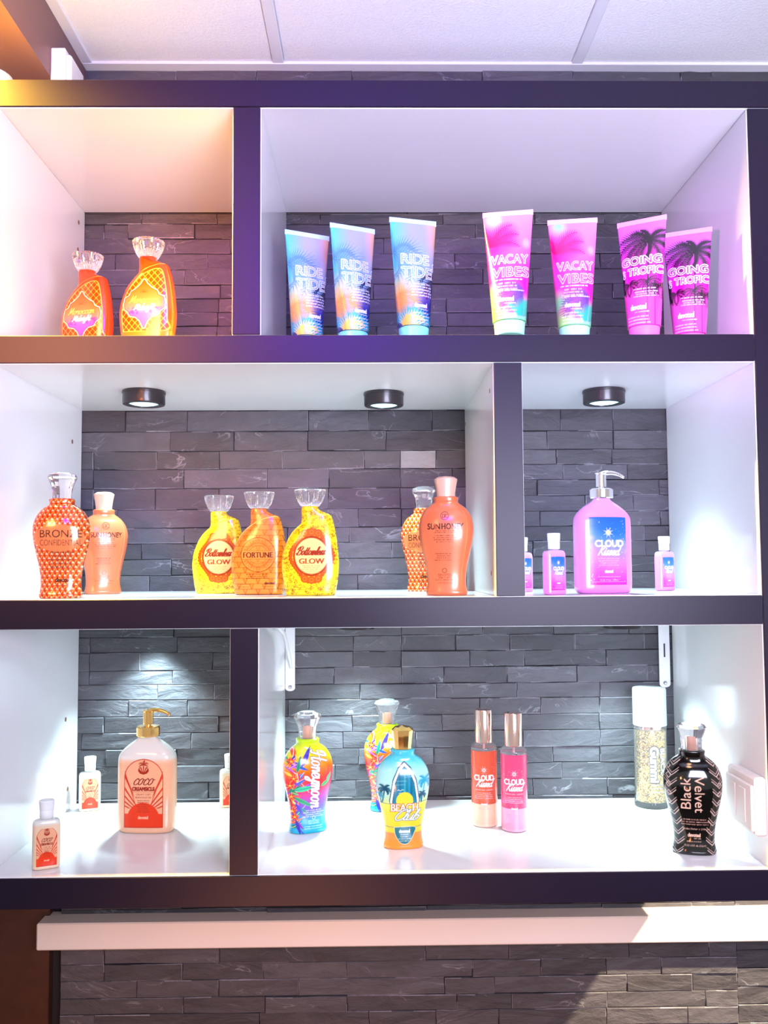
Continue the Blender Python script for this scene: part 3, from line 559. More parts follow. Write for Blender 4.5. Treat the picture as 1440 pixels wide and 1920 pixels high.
BRON = mk('lotion_bottle'); body('bottle_body', curvy_prof(), 230, 130, 26, a, pmat('glossy_bronze_print', rough=.18, coat=.5, metal=.25), BRON); crystal_cap(BRON, .27, .100, .155, plug=False)
# honeymoon
a = curvy_art('#ff8a20'); a.vgrad([(0, '#16c4dc'), (.14, '#22b4e4'), (.26, '#7a62d8'), (.36, '#b03fc0'), (.48, '#f0206c'), (.58, '#f8323c'), (.66, '#fb7a1e'), (.78, '#fdb81c'), (.88, '#e8e81e'), (1, '#c8f01c')], slant=-.15, wav=.012)
rr = random.Random(5); cols_ = ['#2fae8a', '#5a48c8', '#e83c3c', '#f8d83a', '#ff7a5a', '#3f7fd8', '#b84ad0', '#1f9f6a', '#f05a2a']
for k in range(46): zz = rr.uniform(.05, .86); e = -.27+.10*math.sin(zz*9)**2; a.leaf(e+rr.uniform(-.03, .06), zz, rr.choice([50, 70, 30, -20, -50, -35, 100]), rr.uniform(.07, .17), rr.uniform(.010, .022), rr.choice(cols_), rr.choice(['#f0f0b0', '#20406a', '#ffffff']))
for (x, z, an_, L_, w_, c_) in [(-.12, .72, 62, .24, .026, '#5a3fd0'), (-.17, .66, 75, .2, .02, '#2fb08a'), (-.2, .47, 8, .24, .028, '#3fd0a0'), (-.2, .40, -28, .26, .022, '#35b878'), (-.17, .33, -55, .22, .02, '#6a58e0'), (.1, .50, 30, .13, .02, '#58c878'), (-.16, .15, -75, .17, .018, '#5a48c8'), (-.12, .28, -40, .18, .016, '#2f9f8a'), (.17, .54, 60, .12, .02, '#7ac89a')]: a.leaf(x, z, an_, L_, w_, c_, '#1a5a8a')
for (x, z) in [(-.22, .78), (-.2, .6), (-.23, .52), (-.19, .24), (-.17, .18), (-.21, .40)]:
    for k in range(5): a.leaf(x, z, k*72+20, .045, .014, '#f0382c', '#ffe060')
    a.disc(x, z, .009, '#ffe060')
a.script('Honeymoon', .035, .575, .088, '#ffffff', .015, w=.60, rot=-90, slant=.2, halo='#7a3a6a', hw=.010)
a.micro(.03, .245, .24, 4, .022, .012, '#e8e0ff', .9, 21); a.ring(.03, .165, .018, .004, '#e0ffff'); a.text('DEVOTED', .03, .13, .024, '#e0ffff', w=.12); a.text('CREATIONS', .03, .105, .014, '#e0ffff', w=.12); a.micro(.03, .075, .22, 2, .022, .012, '#e0ffff', .8, 22)
HONE = mk('lotion_bottle'); body('bottle_body', curvy_prof(), 240, 130, 26, a, pmat('glossy_print', rough=.2, coat=.4), HONE); crystal_cap(HONE, .29, .102, .162)
# beach club
a = curvy_art('#f8d23a'); a.vgrad([(0, '#ffb04a'), (.165, '#ffa050'), (.166, '#f8d820'), (.38, '#ffe23c'), (.45, '#f4ee6a'), (.50, '#cfeeb8'), (.58, '#c8f2ea'), (.8, '#b8f0f0'), (.9, '#6fdcec'), (1, '#5cd2ea')])
for pts in ([(-.30, .475), (-.12, .462)], [(.12, .475), (.3, .49)]): a.line(pts, .005, '#2f7f96')
a.curve([(-.3, .245), (-.15, .225), (0, .228), (.15, .225), (.3, .245)], .006, '#3a8a8a')
t = np.linspace(0, 1, 30); L1 = [(-.155*math.sin(math.pi*(.12+.5*q))**.9*(1 if q < 1 else 0), .30+.60*q) for q in t]
def board_poly(k, top): return [(-k*np.interp(q, [0, .35, .7, .9, 1], [.90, 1, .78, .42, 0]), .30+(top-.30)*q) for q in t]+[(k*np.interp(q, [0, .35, .7, .9, 1], [.90, 1, .78, .42, 0]), .30+(top-.30)*q) for q in t[::-1]]
up_ = (a.Z > .47)
for k, tp, c_ in ((.158, .895, '#2a6b88'), (.149, .880, '#f2fbfb'), (.128, .845, '#2a6b88'), (.121, .835, '#2f9cb4')): a.put(a.polym(board_poly(k, tp))*up_, c_)
mb_ = a.polym(board_poly(.121, .835))*up_
for x_, c_ in ((-.05, '#2487a6'), (0, '#4fc0d0'), (.045, '#3aaed0'), (.07, '#2487a6')): a.put(mb_*(np.abs(a.X-x_) < .008), c_)
for pts in ([(-.10, .70), (.02, .70)], [(.0, .735), (.11, .745)], [(-.10, .66), (.0, .665)]): a.line(pts, .003, '#a8e0ea', .8)
for (x, z) in ((-.045, .60), (-.03, .57)): a.curve([(x-.03, z+.006), (x-.015, z+.012), (x, z), (x+.018, z+.014), (x+.035, z+.010)], .005, '#e8fafa')
a.put(np.clip((.088-np.hypot(a.X, a.Z-.50))*SC_, 0, 1)*(a.Z > .47), '#f8e858')
a.palm(-.205, .475, .14, '#2f6f86', .062, lean=.02, wd=.013); a.palm(-.245, .475, .07, '#5ab0c0', .04, lean=-.01, wd=.009); a.palm(.215, .49, .20, '#3fb8d0', .075, lean=.05, wd=.013); a.palm(.185, .475, .08, '#2f6f86', .045, lean=.01, wd=.010)
m_ = a.textm('BEACH', 0, .43, .082, w=.275, serif=.006, bold=.004); a.put(a.dil(m_, .006), '#b8583a'); a.put(m_, '#fff0dc'); 
a.script('Club', .015, .325, .055, '#e8f6ea', .010, w=.25, slant=.6, halo='#3f8a98', hw=.012); a.micro(.06, .372, .09, 1, .02, .010, '#5a4a3a', .8)
Q = [(-.105, .225), (.105, .225), (.095, .15), (.05, .075), (.0, .055), (-.05, .075), (-.095, .15)]; a.poly(crom(Q+[Q[0]]), '#2a8a94'); a.line(crom(Q+[Q[0]]), .004, '#f0fbea'); a.text('devoted', 0, .185, .035, '#f4fbf4', w=.11, bold=.002); a.micro(0, .15, .12, 4, .022, .010, '#e8fafa', .8, 31)
BEAC = mk('lotion_bottle'); body('bottle_body', curvy_prof(), 240, 130, 26, a, pmat('glossy_print', rough=.2, coat=.4), BEAC); solid_cap(BEAC, M_gold, .098, .118, .205, n=12, dome=.035)
# black velvet
a = curvy_art('#0c080c'); ax = np.abs(a.X); edge = .135+.035*np.cos((a.Z-.62)*7); 
for k in range(-2, 24):
    for (o_, w_) in ((0, .0085), (.026, .005)):
        zz = (a.Z-k*.095-o_); d = np.abs(np.abs(((ax-edge)/.055) % 2-1)*.055-zz)
        a.put(((d < w_/1.6) & (ax > edge)).astype(float), '#e6cfc4', .85)
for k in range(0, 12):
    for sx in (-1, 1): x = sx*(.235); z = .08+k*.085; a.line([(x, z-.028), (x+.022, z), (x, z+.028), (x-.022, z), (x, z-.028)], .0055, '#e6cfc4', .9)
a.text('Black', -.085, .60, .098, '#f0cdb8', w=.30, rot=90, bold=0); a.text('Velvet', .050, .59, .098, '#f0cdb8', w=.35, rot=-90, bold=0)
a.micro(0, .345, .27, 3, .024, .012, '#d8b0a0', .85, 41); a.text('Shades Darker in 2 Hours', .01, .255, .017, '#e6c4b0', w=.25); devoted(a, -.01, .195, .036, '#f0cdb8', w=.115, seed=43, lines=1); a.text('12.25 US fl. oz. (362ml)', 0, .095, .018, '#e0c0b0', w=.2)
BLAC = mk('lotion_bottle'); body('bottle_body', curvy_prof(), 240, 130, 26, a, pmat('gloss_black_print', rough=.12, coat=.8), BLAC); crystal_cap(BLAC, .265, .102, .150)
# flask bottles: outline left / right by height
FLK = [(0, -.272, .262, .095), (.012, -.284, .277, .108), (.06, -.294, .287, .114), (.20, -.318, .311, .122), (.36, -.330, .320, .124), (.50, -.311, .310, .122), (.62, -.264, .297, .118), (.70, -.212, .284, .112), (.76, -.160, .272, .106), (.81, -.112, .260, .100), (.86, -.104, .246, .094), (.905, -.104, .226, .088), (.93, -.104, .170, .084), (.955, -.104, .112, .082), (.98, -.103, .086, .080), (1.0, -.098, .080, .078)]
XS = 1.24
def flask(art, mt, name='lotion_bottle'):
    o = mk(name); b = body('bottle_body', FLK, 230, 140, 24, art, mt, o, ex=3.0, xs=XS)
    mb = MB(); mb.lathe([(.104, 1.0), (.112, 1.01), (.138, 1.05), (.166, 1.12), (.177, 1.17), (.179, 1.188), (.170, 1.195), (.162, 1.188), (.11, 1.182), (0, 1.182)], 112, cx=-.008, ribs=28, depth=.06); c = mb.obj('ribbed_cap', M_glass, o, auto=50)
    return o
def flask_ridge(o, mt):
    P = crom([(.215, .905, 0), (.15, .90, 0), (.03, .865, 0), (-.09, .80, 0), (-.19, .715, 0), (-.255, .61, 0)], 5)
    fz = [q[0] for q in FLK]; V = []
    for x, z, _ in P:
        xl, xr, t_ = [np.interp(z, fz, [q[k] for q in FLK]) for k in (1, 2, 3)]; f = min(1, abs((x-(xl+xr)/2)/((xr-xl)/2))); V.append((x, -t_*max(0, 1-f**3)**(1/3)+.003, z))
    MB().tube(V, [.003]+[.007]*(len(V)-2)+[.003], 8).obj('shoulder_ridge', mt, o, smooth=True)
def flask_art(base): return Art(-.28, .28, 0, 1, 640, base)
# moroccan
def quatre(a, u, v): return np.abs(np.cos(u)+np.cos(v)-.0)
a = flask_art('#f26a10'); a.vgrad([(0, '#f0780f'), (.3, '#ee640c'), (1, '#e65010')])
P_in = [(-.205, .15), (-.218, .28), (-.215, .42), (-.195, .52), (-.16, .62), (-.10, .715), (-.03, .785), (.05, .835), (.12, .850), (.155, .82), (.178, .72), (.198, .56), (.205, .40), (.205, .28), (.195, .15)]
pin = a.polym(crom(P_in+[P_in[0]])); u = a.X/.052*math.pi; v = a.Z/.062*math.pi; lat = np.sin(u)*np.sin(v)+.22*np.sin(2*u)*np.sin(2*v)*0; q1 = np.abs(np.cos(u)+np.cos(v)+.35*np.cos(u)*np.cos(v)*0); f_ = np.cos(a.X/.029*math.pi)+np.cos(a.Z/.040*math.pi)+.22*(np.cos(a.X/.0145*math.pi)-np.cos(a.Z/.020*math.pi)); g0, g1 = np.gradient(f_, 1/a.S); lat = np.abs(f_) < .0022*np.hypot(g0, g1)
a.put(pin, '#ee5a0c'); a.put(pin*lat, '#fcc84a'); a.line(crom(P_in+[P_in[0]]), .007, '#fcd060'); a.put((a.Z < .145)*(np.abs(a.X) < .24), '#ee8430')
med = [(0, .60), (.022, .555), (.075, .50), (.115, .475), (.13, .43), (.175, .41), (.185, .35), (.18, .295), (.145, .265), (.125, .22), (.07, .205), (.03, .16), (0, .085)]; med = med+[(-x, z) for x, z in med[::-1]][1:]; med = [(x-.005, .185+(z-.085)*1.04) for x, z in med]
mm = a.polym(med); a.put(a.dil(mm, .016), '#fff2d2'); a.put(a.dil(mm, .008), '#a86018'); a.vgrad([(.18, '#f25ad8'), (.34, '#f274d8'), (.40, '#f8988a'), (.52, '#f89050'), (.7, '#f26a10')], m=mm)
for k in range(60):
    x = rr.uniform(.05, .165)*rr.choice((-1, 1)); z = rr.uniform(.345, .41); a.ring(x-.005, z, .009, .003, '#c030b0', .8)
for k in range(9): a.line([(-.005, .58), (-.005+.035*math.cos(k*math.pi/8), .58+.035*math.sin(k*math.pi/8))], .003, '#d86020')
a.script('Moroccan', -.01, .485, .040, '#f6d070', .0075, w=.27, slant=.3, halo='#c87828', hw=.004); a.script('Midnight'.lower().replace('m', 'M', 1), -.005, .40, .034, '#fff6ea', .007, w=.19, slant=.3)
MORO = flask(a, pmat('glossy_print', rough=.2, coat=.4)); flask_ridge(MORO, mat('orange_ridge', '#f0640e', .22, coat=.4))
# bottomless glow
a = flask_art('#f6e81c'); a.vgrad([(0, '#f4ee22'), (.5, '#f2e21e'), (1, '#f6d81a')])
r2 = random.Random(9)
for k in range(420):
    x, z = r2.uniform(-.26, .26), r2.uniform(.01, .99); th = r2.uniform(0, 6.28); r_ = r2.uniform(.010, .022); sp_ = [(x+r_*(1-t_*.75)*math.cos(th+t_*5), z+r_*(1-t_*.75)*math.sin(th+t_*5)) for t_ in np.linspace(0, 1, 9)]
    a.line(sp_, .0046, '#a07008' if k % 3 else '#b8840a', 1)
for (sx, x0_) in ((1, .06), (-1, .06)):
    for j in range(3): a.curve([(x0_+sx*.01, .60+j*.055), (x0_+sx*.05, .63+j*.05), (x0_+sx*.09, .60+j*.05), (x0_+sx*.07, .565+j*.05), (x0_+sx*.05, .59+j*.05)], .0065, '#c88a10', .9)
gx, gz, gr, EX = .018, .44, .20, .74
for k in range(44):
    th = k*2*math.pi/44; q = gr+.045+.016*math.cos(th*4)+.03*abs(math.sin(th))**6; x = gx+q*EX*math.cos(th); z = gz+q*math.sin(th); a.disc(x, z, .024, '#d8740c', ex=.85); a.ring(x, z, .013, .005, '#8a4208', .8, ex=.85)
for th in (72, 90, 108, 252, 270, 288): x = gx+(gr+.065)*EX*math.cos(R(th)); z = gz+(gr+.068)*math.sin(R(th)); a.disc(x, z, .044, '#d0700c', ex=.85); a.ring(x, z, .020, .006, '#f8a030', ex=.85)
a.disc(gx, gz, gr+.028, '#c8600a', ex=EX); a.ring(gx, gz, gr+.014, .007, '#8a3a06', ex=EX); a.disc(gx, gz, gr, '#fadf98', ex=EX)
a.script('Bottomless', gx-.008, .475, .046, '#a83c14', .011, w=.25, slant=.35); m_ = a.textm('GLOW', gx+.002, .385, .060, w=.225, serif=.005, bold=.0035); a.put(m_, '#b8480c'); a.micro(gx, .33, .20, 5, .020, .010, '#e08858', .75, 51)
a.micro(-.13, .115, .16, 2, .02, .010, '#a88a10', .9, 52); a.text('13.5 fl. oz. 400ml', -.13, .068, .017, '#a88410', w=.15); a.ring(.15, .125, .014, .004, '#a88410'); a.text('DEVOTED', .15, .075, .020, '#a88410', w=.11)
GLOW = flask(a, pmat('glossy_print', rough=.2, coat=.4)); flask_ridge(GLOW, mat('yellow_ridge', '#f2e01c', .22, coat=.4))
# fortune
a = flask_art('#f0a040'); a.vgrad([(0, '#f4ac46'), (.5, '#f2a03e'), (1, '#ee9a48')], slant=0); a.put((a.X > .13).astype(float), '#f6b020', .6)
bh = .0620; bw = .120
rw = np.floor(a.Z/bh); fz = a.Z/bh-rw; xx = (a.X/bw+(rw % 2)*.5); fx = xx-np.floor(xx); 
a.put(((fz*bh < .0052)).astype(float), '#a8600e'); half = .5-.16*fz; dd = np.abs(np.abs(fx-.5)-half)*bw; a.put((dd < .0030).astype(float), '#a8600e')
a.put(((np.abs(fx-.5) > half) & (fz > .06)).astype(float), '#d88c1c', .45)
a.disc(0, .46, .195, '#f2a850', .45, ex=.81)
for r_, w_ in ((.198, .008), (.142, .004), (.132, .0035), (.108, .0035)): a.ring(0, .46, r_, w_, '#9a4a10', ex=.81)
for k in range(30): th = k*2*math.pi/30; a.line([(.81*.152*math.cos(th), .46+.152*math.sin(th)), (.81*.172*math.cos(th+.05), .46+.172*math.sin(th+.05))], .004, '#a86018', .8)
a.put((np.abs(a.X) < .155)*(np.abs(a.Z-.46) < .046), '#f2a850'); a.line([(-.155, .508), (.155, .508)], .0035, '#a05a14'); a.line([(-.155, .412), (.155, .412)], .0035, '#a05a14')
m_ = a.textm('FORTUNE', 0, .46, .066, w=.275, serif=.006, bold=.003); a.put(m_, '#7a3010'); a.micro(-.005, .235, .24, 3, .023, .013, '#8a4414', .95, 61); a.text('devoted', .11, .135, .034, '#7a3010', w=.10, shear=.3, bold=.002); a.micro(-.13, .12, .12, 2, .03, .010, '#8a4414', .9, 62); a.micro(.1, .095, .12, 1, .03, .010, '#8a4414', .9, 63)
FORT = flask(a, pmat('satin_gold_print', rough=.25, coat=.3, metal=.15)); flask_ridge(FORT, mat('gold_orange_ridge', '#f2ac4c', .25, coat=.3))
# ---------- tubes: height 1; half width .128 at the cap to .215 at the seal
def tube(art, capcol, mt, sealcol):
    o = mk('lotion_tube'); z0 = .105
    prof = [(z0+(1-z0)*t_, -(.130+.068*t_), (.130+.068*t_), max(.004, .130*(1-t_)**.75)) for t_ in np.linspace(0, .955, 24)]
    body('tube_body', prof, 250, 120, 20, art, mt, o, ex=2.0, xs=.93)
    hw = .138+.077*.955; mb = MB(); mb.box(-.1985, .1985, -.0045, .0045, z0+(1-z0)*.952, 1.0, .001)
    for k in range(7): mb.box(-.1980, .1980, -.0052, .0052, .962+k*.0055, .9645+k*.0055)
    mb.obj('crimped_seal', sealcol, o)
    MB().lathe([(.108, 0), (.114, .006), (.121, .09), (.121, .098), (.116, .103)], 48, ell=1.0).obj('cap', capcol, o, auto=30)
    return o
def tube_art(base): return Art(-.23, .23, .10, 1, 640, base)
M_foil = mat('pale_blue_seal', (.40, .66, .80), .3, .3); M_tealcap = mat('sky_blue_cap', (.16, .62, .85), .3)
# ride or tide
a = tube_art('#9ab4d8'); a.vgrad([(.1, '#2c3a9a'), (.28, '#3a48b0'), (.36, '#8a78c8'), (.48, '#9cc0e0'), (.62, '#a8c4e4'), (.85, '#b4bce4'), (1, '#b8c4ea')])
d = a.X; a.put(np.clip((-.02-d)*6-.1, 0, 1)*(a.Z > .45), '#48d8e8', .85); a.put(np.clip(1-np.abs(a.X-.19)*10, 0, 1)*np.clip((a.Z-.55)*4, 0, 1), '#f0b88a', .8); a.put(np.clip(1-np.hypot((a.X+.13)*5, (a.Z-.35)*4), 0, 1), '#f4e890', 1); a.put(np.clip((a.X-.08)*8, 0, 1)*np.clip(1-(a.Z-.3)*2.5, 0, 1), '#28246a', .9)
for an_, L_ in ((15, .30), (40, .26), (-15, .28), (65, .18), (-40, .22)): a.frond(-.19, .70, an_, L_, '#5f96b4', .9, .008, 14, .7)
for an_, L_ in ((20, .2), (50, .16), (-10, .22), (-45, .2), (-75, .14)): a.frond(-.17, .33, an_, L_, '#f0b070', .8, .009, 12, .85)
for an_, L_ in ((10, .3), (35, .26), (60, .2), (85, .16), (-10, .25), (110, .12)): a.frond(-.12, .12, an_, L_, '#38c8e8', .6, .009, 14, .85)
for an_, L_ in ((15, .2), (50, .18), (80, .13)): a.frond(-.12, .10, an_, L_, '#f8dc70', .6, .010, 10, .9)
for an_, L_ in ((150, .18), (190, .2), (215, .16)): a.frond(.2, .50, an_, L_, '#2a2a5a', .8, .010, 12, .9)
a.text('RIDE', .0, .655, .085, '#f4f0ff', w=.25, bold=.002, outline=.005, fill='#7ec8e0', fa=.35); a.text('TIDE', .01, .545, .090, '#f4f0ff', w=.27, bold=.002, outline=.005, fill='#68c8dc', fa=.5); a.text('OR', .175, .60, .030, '#ffffff', rot=-90, w=.07, bold=.002); a.line([(.150, .50), (.195, .50), (.195, .59), (.150, .59), (.150, .50)], .005, '#ffffff')
a.micro(.045, .445, .20, 5, .024, .012, '#ffffff', .95, 71); devoted(a, .03, .27, .038, '#ffffff', w=.115, seed=72, lines=4)
RIDE = tube(a, M_tealcap, pmat('foil_print', rough=.22, metal=.35, coat=.4), M_foil)
# vacay vibes
a = tube_art('#f878c8'); a.vgrad([(.1, '#a8e8b8'), (.22, '#c88ac0'), (.34, '#f848b8'), (.55, '#f85ac8'), (.75, '#f88ad8'), (1, '#f8a0e0')])
for (x, z, rx, c_) in ((-.12, .93, .06, '#98e0c0'), (.15, .72, .03, '#c8b8e8'), (-.13, .72, .12, '#f020a0'), (0, .78, .08, '#f838b0'), (-.13, .28, .08, '#90e8a8'), (.12, .2, .07, '#78e0c0'), (-.09, .2, .05, '#f050b0'), (.12, .42, .10, '#f020b8'), (.03, .2, .05, '#f890d8'), (-.1, .14, .06, '#b8f090')): a.put(np.clip(1.4-np.hypot(a.X-x, (a.Z-z)*.8)/rx, 0, 1), c_, .85)
for an_, L_ in ((68, .25), (98, .2), (45, .25), (22, .24), (120, .14)): a.frond(-.15, .70, an_, L_, '#d00c80', .4, .009, 14, .9, .28)
for an_, L_ in ((155, .22), (180, .24), (135, .2), (205, .18), (110, .14), (240, .16)): a.frond(.12, .30, an_, L_, '#7a58a8', .5, .009, 14, .8)
for an_, L_ in ((60, .15), (85, .14), (40, .14), (110, .12)): a.frond(.08, .13, an_, L_, '#48c8b0', .4, .009, 12, .9)
a.text('VACAY', .01, .595, .075, '#ffd8f4', w=.305, bold=.002, outline=.005, fill='#f0389c', fa=.35); a.text('VIBES', .015, .49, .080, '#ffd8f4', w=.30, bold=.002, outline=.005, fill='#f0389c', fa=.35)
a.micro(.0, .425, .27, 1, .02, .012, '#ffffff', .9, 81); a.micro(-.01, .395, .20, 3, .024, .016, '#ffd0f0', .9, 82); a.micro(.02, .335, .25, 1, .02, .012, '#ffffff', .8, 83); devoted(a, -.02, .27, .040, '#ffffff', w=.125, seed=84, lines=4)
VACA = tube(a, mat('mint_cap', (.36, .86, .62), .3), pmat('gloss_pink_print', rough=.25, coat=.35), mat('pink_seal', (.93, .42, .78), .35))
# going tropic
a = tube_art('#f050e0'); a.vgrad([(.1, '#f878e0'), (.35, '#f868d0'), (.5, '#f020d0'), (.7, '#e848d8'), (.85, '#e878f0'), (1, '#f084f0')])
dk = '#241426'
for an_, L_ in ((168, .27), (148, .26), (188, .25), (210, .28), (228, .25), (28, .20), (60, .15), (95, .12), (125, .18), (-5, .20), (-40, .22), (-75, .16)): a.frond(.07, .80, an_, L_, dk, .55, .0095, 16, .97, .30)
a.disc(.07, .80, .022, dk)
a.poly([(-.22, .60), (-.165, .56), (-.14, .50), (-.15, .44), (-.13, .38), (-.22, .36)], dk, .95)
a.line([(.065, .80), (.06, .5), (.05, .1)], .014, dk, .95); a.line([(.115, .46), (.11, .1)], .009, dk, .9)
for (x, z, k_) in ((.06, .46, 1), (-.10, .45, .8), (.15, .42, .8)):
    for an_, L_ in ((172, .13), (150, .11), (195, .13), (8, .11), (32, .10), (60, .08), (218, .12), (-28, .12), (242, .13), (-60, .13)): a.frond(x, z, an_, L_*k_, dk, .6, .0065, 9, .92, .26)
a.put((a.Z < .345)*1.0, '#f868d0', .45)
a.text('GOING', .0, .645, .068, '#fff0ff', w=.335, bold=.003, outline=.007, fill='#8a2f80', fa=.35); a.text('TROPIC', .03, .555, .062, '#fff0ff', w=.285, bold=.003, outline=.006, fill='#8a2f80', fa=.3); a.text('OFF', -.150, .545, .026, '#fff0ff', rot=90, w=.07, bold=.002)
a.micro(.03, .40, .25, 1, .02, .012, '#ffe8ff', .95, 91); a.micro(.04, .375, .22, 3, .018, .011, '#ffe8ff', .95, 92); devoted(a, -.02, .255, .048, '#ffffff', w=.135, seed=93, lines=4)
GOIN = tube(a, mat('magenta_cap', (.85, .16, .62), .3), pmat('gloss_pink_print', rough=.25, coat=.35), mat('orchid_seal', (.88, .30, .85), .35))
# ---------- pump and travel bottles: body with chamfered shoulders, height 1
PMP = [(0, .225), (.006, .262), (.03, .283), (.08, .292), (.2, .293), (.45, .293), (.65, .293), (.74, .288), (.785, .268), (.825, .232), (.865, .185), (.90, .135), (.925, .100), (.945, .084), (.965, .080), (1.0, .080)]
TRV = [(0, .215), (.008, .245), (.03, .262), (.1, .266), (.4, .268), (.8, .268), (.90, .262), (.945, .240), (.965, .19), (.98, .10), (.99, .092), (1.0, .092)]
def prof_of(T, k, neck=.93): return [(z, -h, h, h*k if z < neck else h*min(1, k+(z-neck)*9)) for z, h in T]
def surf_of(T, k, ex):
    def f(X, Z): h = np.interp(Z, [q[0] for q in T], [q[1] for q in T]); return -(h*k)*np.maximum(0, 1-np.abs(X/h)**ex)**(1/ex)
    return f
def pump(parent, mt, z0=1.0):
    MB().lathe([(.112, z0-.055), (.118, z0-.045), (.118, z0+.035), (.108, z0+.045), (.05, z0+.048)], 40).obj('collar', mt, parent, auto=30)
    h = mk('pump_head'); h.parent = parent
    MB().lathe([(.030, z0+.03), (.030, z0+.06), (.052, z0+.062), (.052, z0+.185), (.060, z0+.195), (.060, z0+.205), (0, z0+.208)], 32).obj('stem', mt, h, auto=30)
    P = [(.0, -.0, z0+.192), (.06, -.01, z0+.205), (.12, -.02, z0+.205), (.19, -.03, z0+.185), (.235, -.037, z0+.158)]; MB().tube([tuple(q) for q in crom(P, 5)], list(np.linspace(.026, .014, 21)), 12).obj('nozzle', mt, h, smooth=True)
# coco label art, arch with sun rays
def coco_art():
    a = Art(-.24, .24, 0, .80, 640, '#f6c8a4', 0.0); x0, x1, zt, zc = -.200, .200, .735, .55
    inside = ((np.abs(a.X) < .2) & (a.Z < zc) & (a.Z > .06)) | (np.hypot(a.X/.2, (a.Z-zc)/(.19)) < 1) & (a.Z >= zc)
    inn = inside.astype(float); er = 1-a.dil(1-inn, .009); a.put(inn, '#d8481c'); a.put(er, '#f8c4a0')
    v = (a.Z > .25) & (np.abs(a.X) > .055+(a.Z-.25)*.33)
    for k in range(9):
        an_ = R(97+k*10); 
        for sx in (-1, 1):
            P = [(sx*.02*k*.2, .20), (sx*(-math.cos(an_))*.62, .20+math.sin(an_)*.62)]; a.put(a.linem(P, [.006, .028])*er*v, '#e0441a')
    a.line([(-.062, .24), (-.195, .62)], .006, '#d8481c'); a.line([(.062, .24), (.195, .62)], .006, '#d8481c')
    a.put(((a.Z < .20)*er), '#f4541c'); a.put(np.clip((.165-np.hypot(a.X, (a.Z-.145)))*640, 0, 1)*er, '#f4541c'); a.put(np.clip((.165-np.hypot(a.X, (a.Z-.15)))*9, 0, 1)*er*(a.Z > .2), '#f4541c')
    # shell and palm emblem
    a.poly([(0, .585), (-.035, .595), (-.055, .62), (-.05, .65), (0, .595), (.05, .65), (.055, .62), (.035, .595)], '#b8381c')
    for an_ in (35, 60, 90, 120, 145): a.line([(0, .59), (.055*math.cos(R(an_)), .60+.06*math.sin(R(an_)))], [.004, .013], '#b8381c')
    for an_, dr in ((20, 1), (60, .7), (120, .7), (160, 1), (90, .2)): a.frond(0, .675, an_, .05, '#b8381c', dr, .008, 5, 1, .4)
    a.line([(0, .60), (0, .675)], .008, '#b8381c')
    a.script('coco', -.01, .515, .062, '#9a3020', .009, w=.20, slant=.5); a.text('CREAMSICLE', 0, .445, .036, '#a83018', w=.225, bold=.0025); a.line([(-.11, .415), (.11, .415)], .003, '#a83018')
    a.text('CREAMY SOFT', 0, .39, .018, '#a83018', w=.15); a.text('SKIN HYDRATOR', 0, .36, .018, '#a83018', w=.16); a.micro(0, .33, .14, 7, .0185, .010, '#b04a30', .9, 101); a.text('devoted', 0, .165, .03, '#ffc8a8', w=.10, bold=.001); a.put(((a.Z < .06)).astype(float)*0, '#ffffff')
    return a
A_coco = coco_art()
cm = Art(-.32, .32, 0, 1, 120, '#fbe3cf'); cm.vgrad([(0, '#fad2b2'), (.68, '#facba8'), (.715, '#fad8bc'), (.74, '#f0f2ea'), (1, '#eef4f0')])
COCO = mk('pump_bottle'); body('bottle_body', prof_of(PMP, .46), 90, 60, 24, cm, pmat('cream_bottle', rough=.18, coat=.5), COCO, ex=3.2)
sheet('label', A_coco, -.215, .215, .055, .76, surf_of(PMP, .46, 3.2), 150, 240, pmat('label_print', rough=.3, alpha=True), COCO, mask=lambda X, Z: A_coco.sample(X, Z)[..., 3] > .5); pump(COCO, M_gold)
cm2 = Art(-.3, .3, 0, 1, 120, '#f8f0dc'); cm2.vgrad([(0, '#fae0c0'), (.86, '#f8e2c6'), (.9, '#eef0e6'), (1, '#eef2ee')])
def flipcap(parent, z0=1.0, k=1.0, mt=M_frostcap):
    MB().lathe([(.128, z0-.005), (.135, z0+.01), (.135, z0+.15), (.132, z0+.158), (.140, z0+.165), (.150, z0+.33), (.140, z0+.345), (0, z0+.348)], 40, ell=.92).obj('flip_cap', mt, parent, auto=30)
COMI = mk('travel_bottle'); body('bottle_body', prof_of(TRV, .52, .95), 70, 50, 20, cm2, pmat('cream_bottle', rough=.18, coat=.5), COMI, ex=3.6)
A_cocs = coco_art(); 
sheet('label', A_cocs, -.215, .215, .055, .76, lambda X, Z: surf_of(TRV, .52, 3.6)(X, np.clip(Z*1.18, 0, .93)), 70, 110, pmat('label_print', rough=.3, alpha=True), COMI, mask=lambda X, Z: A_cocs.sample(X, Z)[..., 3] > .5)
lb = [c for c in COMI.children if c.name.startswith('label')][0]; lb.scale = (1, 1, 1.14); flipcap(COMI)
